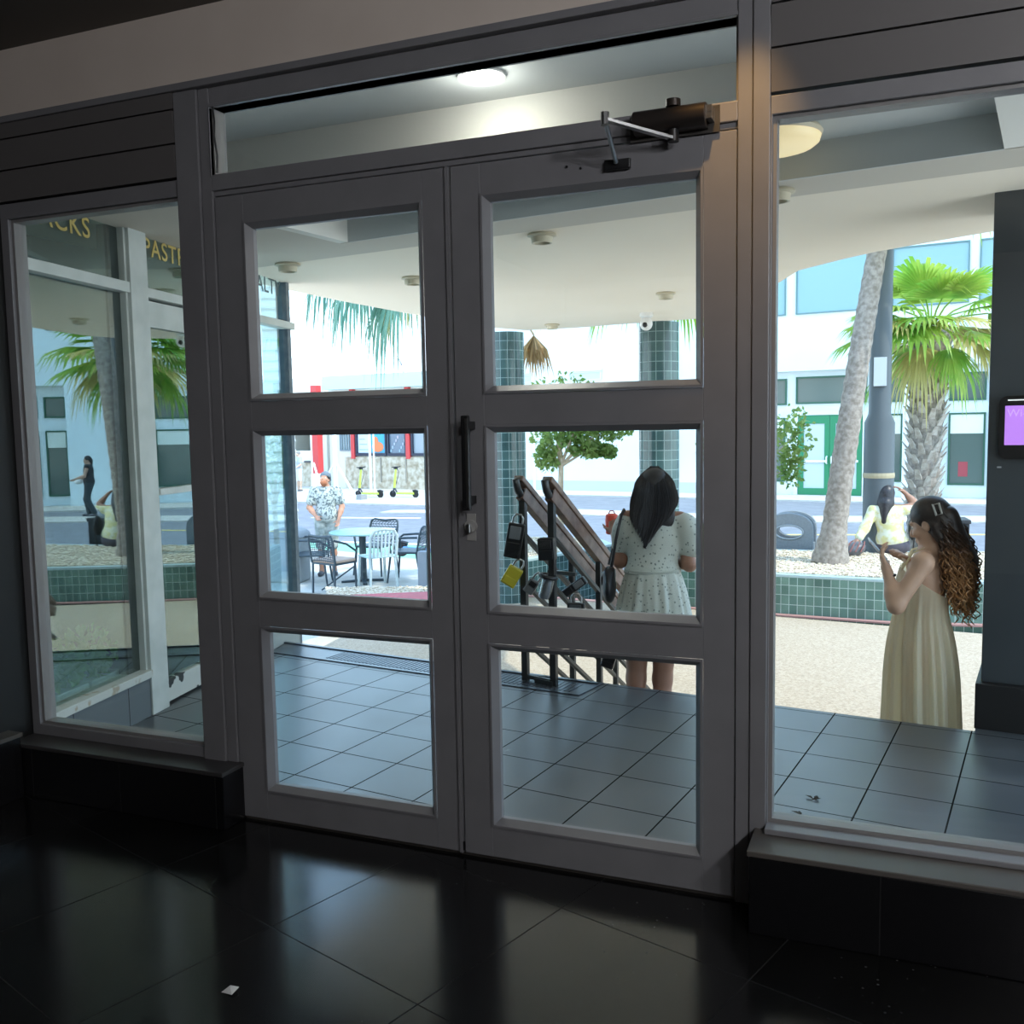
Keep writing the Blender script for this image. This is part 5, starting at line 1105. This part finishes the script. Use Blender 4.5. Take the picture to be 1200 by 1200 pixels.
S = Sdf(.03); S.ell((0,0,.12),(.055,.06,.14)); sdf_obj('body', S, mat('black bag cloth', (.015,.014,.016), .7), bb, .010)
MB().tube([(0,-.05,.2),(.01,-.09,.1),(.0,-.07,-.05),(.0,-.04,-.16)],.010,6).build('chain_strap', BLACKM, bb, smooth=60)

# ---------------------------------------------------------------- the other people, further away
def walker(name_label, loc, rz, h, top, bottom, skinc, hairc, pose, cap=None, beard=None, glasses=False, shorts=False, hair_long=False, sleeveless=False, res=.012, cat='person'):
    o = thing('person', name_label, cat, loc, rz); o.scale = (h/1.70,)*3
    S = Sdf(.03); Hh = axes(*pose['head'])
    sh = ((-.175,0,1.42),(.175,0,1.42)); torso(S, (0,0,.95),(0,.0,1.12),(0,-.0,1.29),sh[0],sh[1],(0,-.01,1.46),(0,.01,1.56), 1.06, False)
    P = head(S, (0,.015,1.59), Hh, 1.0); AR = pose['arms']; LG = pose['legs']
    for q,(el,wr,hd) in enumerate(AR): arm(S, (sh[q][0],0,1.40), el, wr, (.052,.043,.039,.028)); hand(S, wr, hd, (.3 if q==0 else -.3,.8,.1), 1 if q==0 else -1, .45)
    for q,(kn,an,toe) in enumerate(LG): leg(S, ((-.09,.09)[q],0,.93), kn, an, toe, (.092,.06,.056,.036))
    sdf_obj('body', S, skin('skin '+name_label[:14], skinc), o, res); eyes(o, P, Hh)
    S = Sdf(.035); torso(S, (0,0,1.0),(0,0,1.12),(0,0,1.29),(-.165,0,1.415),(.165,0,1.415),(0,-.01,1.44),(0,-.01,1.45), 1.09, False)
    if not sleeveless:
        for q,(el,wr,hd) in enumerate(AR): e_ = np.array(el)*.62+np.array((sh[q][0],0,1.40))*.38; S.cap((sh[q][0],0,1.40), e_, .064, .062)
    S.half((0,0,.915),(0,0,-1)); S.half((0,0,1.475),(0,0,1)); sdf_obj('shirt', S, top, o, res, .020)
    S = Sdf(.03); S.ell((0,0,.95),(.172,.128,.11))
    for q,(kn,an,toe) in enumerate(LG):
        S.cap(((-.09,.09)[q],0,.93), kn, .098, .07)
        if not shorts: S.cap(kn, np.array(an)+np.array((0,0,.03)), .068, .054)
    S.half((0,0,1.05),(0,0,1)); sdf_obj('shorts' if shorts else 'trousers', S, bottom, o, res, .013)
    S = Sdf(.02); S.ell(P(0,-.018,.035),(.084,.100,.092),Hh); S.ell(P(0,.10,-.05),(.075,.07,.11),Hh,.012,True)
    if hair_long: S.cap(P(0,-.085,-.01),P(0,-.10,-.13),.06,.035)
    else: S.half(P(0,0,-.035), Hh@np.array((0,.35,-1)))
    sdf_obj('hair', S, hairc, o, res*.8)
    if cap:
        S = Sdf(.015); S.ell(P(0,-.012,.055),(.088,.104,.080),Hh); S.half(P(0,0,.028), Hh@np.array((0,.0,-1))); S.ell(P(0,-.10,.035),(.07,.075,.012),Hh); sdf_obj('cap', S, cap, o, res*.7)
    if beard:
        S = Sdf(.02); S.ell(P(0,.040,-.085),(.056,.058,.045),Hh); S.ell(P(0,.105,-.066),(.024,.02,.008),Hh,.006,True); S.half(P(0,0,-.055), Hh@np.array((0,-.1,1))); sdf_obj('beard', S, beard, o, res*.7, .004)
    if glasses: MB().box((-.06,.0,-.012),(.06,.012,.014)).build('sunglasses', BLACKM, o).matrix_local = Matrix.Translation(Vector(P(0,.09,.0))) @ Matrix([list(q) for q in Hh]).to_4x4()
    SH = mat('shoe '+name_label[:12], (.10,.10,.11), .6); 
    for q,(kn,an,toe) in enumerate(LG):
        S = Sdf(.02); an_ = np.array(an); S.cap(an_-np.array((0,.03,.045)), toe, .042, .036); S.half((0,0,.0),(0,0,-1)); sdf_obj('shoe', S, SH, o, res, .006)
    return o
stand = [((-.10,.0,.50),(-.105,-.02,.08),(-.12,.12,.035)),((.10,.01,.50),(.105,-.01,.08),(.13,.13,.035))]
DARKH = mat('short dark hair', (.02,.017,.015), .6)
CAMO = noisy('grey patterned shirt', (.12,.15,.16), (.52,.55,.52), 30, .8, 0, 3, .40, .54)
walker('man in a grey patterned shirt and backwards cap looking up behind the cafe table', (-6.70,9.40,-.75), PI+.55, 1.57, CAMO, noisy('pale patterned shorts', (.30,.33,.30), (.60,.62,.58), 12, .8), (.56,.27,.17), DARKH,
       dict(head=(-.35,.45), arms=[((-.26,.02,1.13),(-.20,.16,.93),(.2,.5,-.8)),((.27,.0,1.13),(.16,.20,1.0),(-.4,.6,-.5))], legs=stand), cap=mat('grey cap', (.16,.19,.22), .8), beard=mat('orange brown beard', (.42,.15,.07), .8), shorts=True)
walker('person in a grey top and pale shorts by the counter across the street', (-19.55,27.35,-.85), PI-.5, 1.5, mat('faded grey top', (.42,.45,.52), .8), mat('pale blue shorts', (.62,.70,.74), .8), (.55,.38,.28), mat('grey hair', (.28,.26,.24), .8),
       dict(head=(.2,0), arms=[((-.25,.03,1.14),(-.2,.2,1.02),(.2,.8,0)),((.25,.03,1.14),(.3,.2,1.05),(.2,.8,0))], legs=stand), shorts=True, res=.016)
walker('walking woman in black sleeveless top and dark trousers, mirrored in the shop glass', (7.93,22.67,-.89), -PI/2-.2, 1.72, mat('black top', (.02,.02,.022), .7), mat('dark slate trousers', (.035,.045,.05), .7), (.45,.27,.19), mat('black tied hair', (.012,.011,.011), .5),
       dict(head=(-.3,0), arms=[((-.24,-.02,1.15),(-.16,.17,1.06),(.4,.7,-.1)),((.24,.06,1.15),(.30,.28,1.08),(.2,.8,-.3))], legs=[((-.09,.12,.50),(-.09,.06,.09),(-.09,.2,.05)),((.09,.05,.50),(.09,-.12,.10),(.09,.0,.045))]), glasses=True, sleeveless=True, hair_long=True, res=.012)
wb_ = thing('white_bag','small white bag carried by the walking woman mirrored in the shop glass','bag',(8.2,22.6,.12),0)
S = Sdf(.03); S.ell((0,0,0),(.12,.07,.08)); sdf_obj('body', S, mat('white bag cloth', (.78,.78,.74), .7), wb_, .014)
MB().tube([(-.08,0,.06),(-.04,0,.14),(.04,0,.14),(.08,0,.06)],.01,6).build('handle', mat('white strap', (.7,.7,.66), .7), wb_, smooth=60)
# ================================================================== light and camera
w = bpy.data.worlds.new('sky'); SC.world = w; w.use_nodes = True; t = w.node_tree; bg = t.nodes['Background']
tc = t.nodes.new('ShaderNodeTexCoord'); sx = t.nodes.new('ShaderNodeSeparateXYZ'); rp = t.nodes.new('ShaderNodeValToRGB')
t.links.new(tc.outputs['Generated'], sx.inputs[0]); t.links.new(sx.outputs['Z'], rp.inputs[0]); t.links.new(rp.outputs[0], bg.inputs[0])
e = rp.color_ramp.elements; e[0].position = 0.0; e[0].color = (.88,.94,1.0,1); e[1].position = .7; e[1].color = (.42,.62,.98,1)
q = e.new(.25); q.color = (.46,.72,1.0,1)
bg.inputs[1].default_value = SKY
def light(name, typ, loc, energy, col=(1,1,1), **k):
    d = bpy.data.lights.new(name, typ); d.energy = energy; d.color = col
    for a, b in k.items(): setattr(d, a, b)
    o = bpy.data.objects.new(name, d); COL.objects.link(o); o.location = loc; return o
s = light('sun','SUN',(20,-5,30),SUN,(1,.94,.84),angle=.012)
s.rotation_euler = Vector((-.62,.10,-.78)).to_track_quat('-Z','Y').to_euler()
light('porch_downlight','SPOT',(-.125,.43,2.73),40,(1,.95,.86),spot_size=2.4,spot_blend=.8,shadow_soft_size=.07)
light('porch_fill','POINT',(-.125,.43,2.68),3.0,(1,.97,.92),shadow_soft_size=.06)  # extra fill added below the downlight to brighten the recess ceiling and beam
sp = light('ceiling_spot','SPOT',(.90,-.40,2.94),WARM,(1,.58,.20),spot_size=.62,spot_blend=1.0,shadow_soft_size=.02)
sp.rotation_euler = (Vector((.865,0,2.20))-Vector((.90,-.40,2.94))).to_track_quat('-Z','Y').to_euler()
for i,(x,y) in enumerate(((3.1,-2.4),(3.1,-3.6),(3.2,-5.2))):
    l = light('room_fill','POINT',(x,y,2.75),ROOM,(.94,.96,1),shadow_soft_size=.12)  # unseen fill lights added to brighten the frames, placed clear of pane reflections
cd = bpy.data.cameras.new('camera'); cam_ = bpy.data.objects.new('camera', cd); COL.objects.link(cam_); SC.camera = cam_
R = Vector((0.92790065,0.37241647,-0.01750318)); U = Vector((-0.01771255,0.09092884,0.99569986)); F = Vector((-0.37240657,0.92360052,-0.09096937))
M4 = Matrix(((R.x,U.x,-F.x,1.2913701),(R.y,U.y,-F.y,-2.86),(R.z,U.z,-F.z,1.4798965),(0,0,0,1)))
cam_.matrix_world = M4
cd.sensor_width = 36; cd.lens = 36*1110.1/1200; cd.clip_start = .05; cd.clip_end = 300
SC.view_settings.view_transform = 'Standard'; SC.view_settings.look = 'None'; SC.view_settings.gamma = 1; SC.view_settings.exposure = EXPO
SC.cycles.use_denoising = True; SC.cycles.transparent_max_bounces = 24; SC.cycles.max_bounces = 10
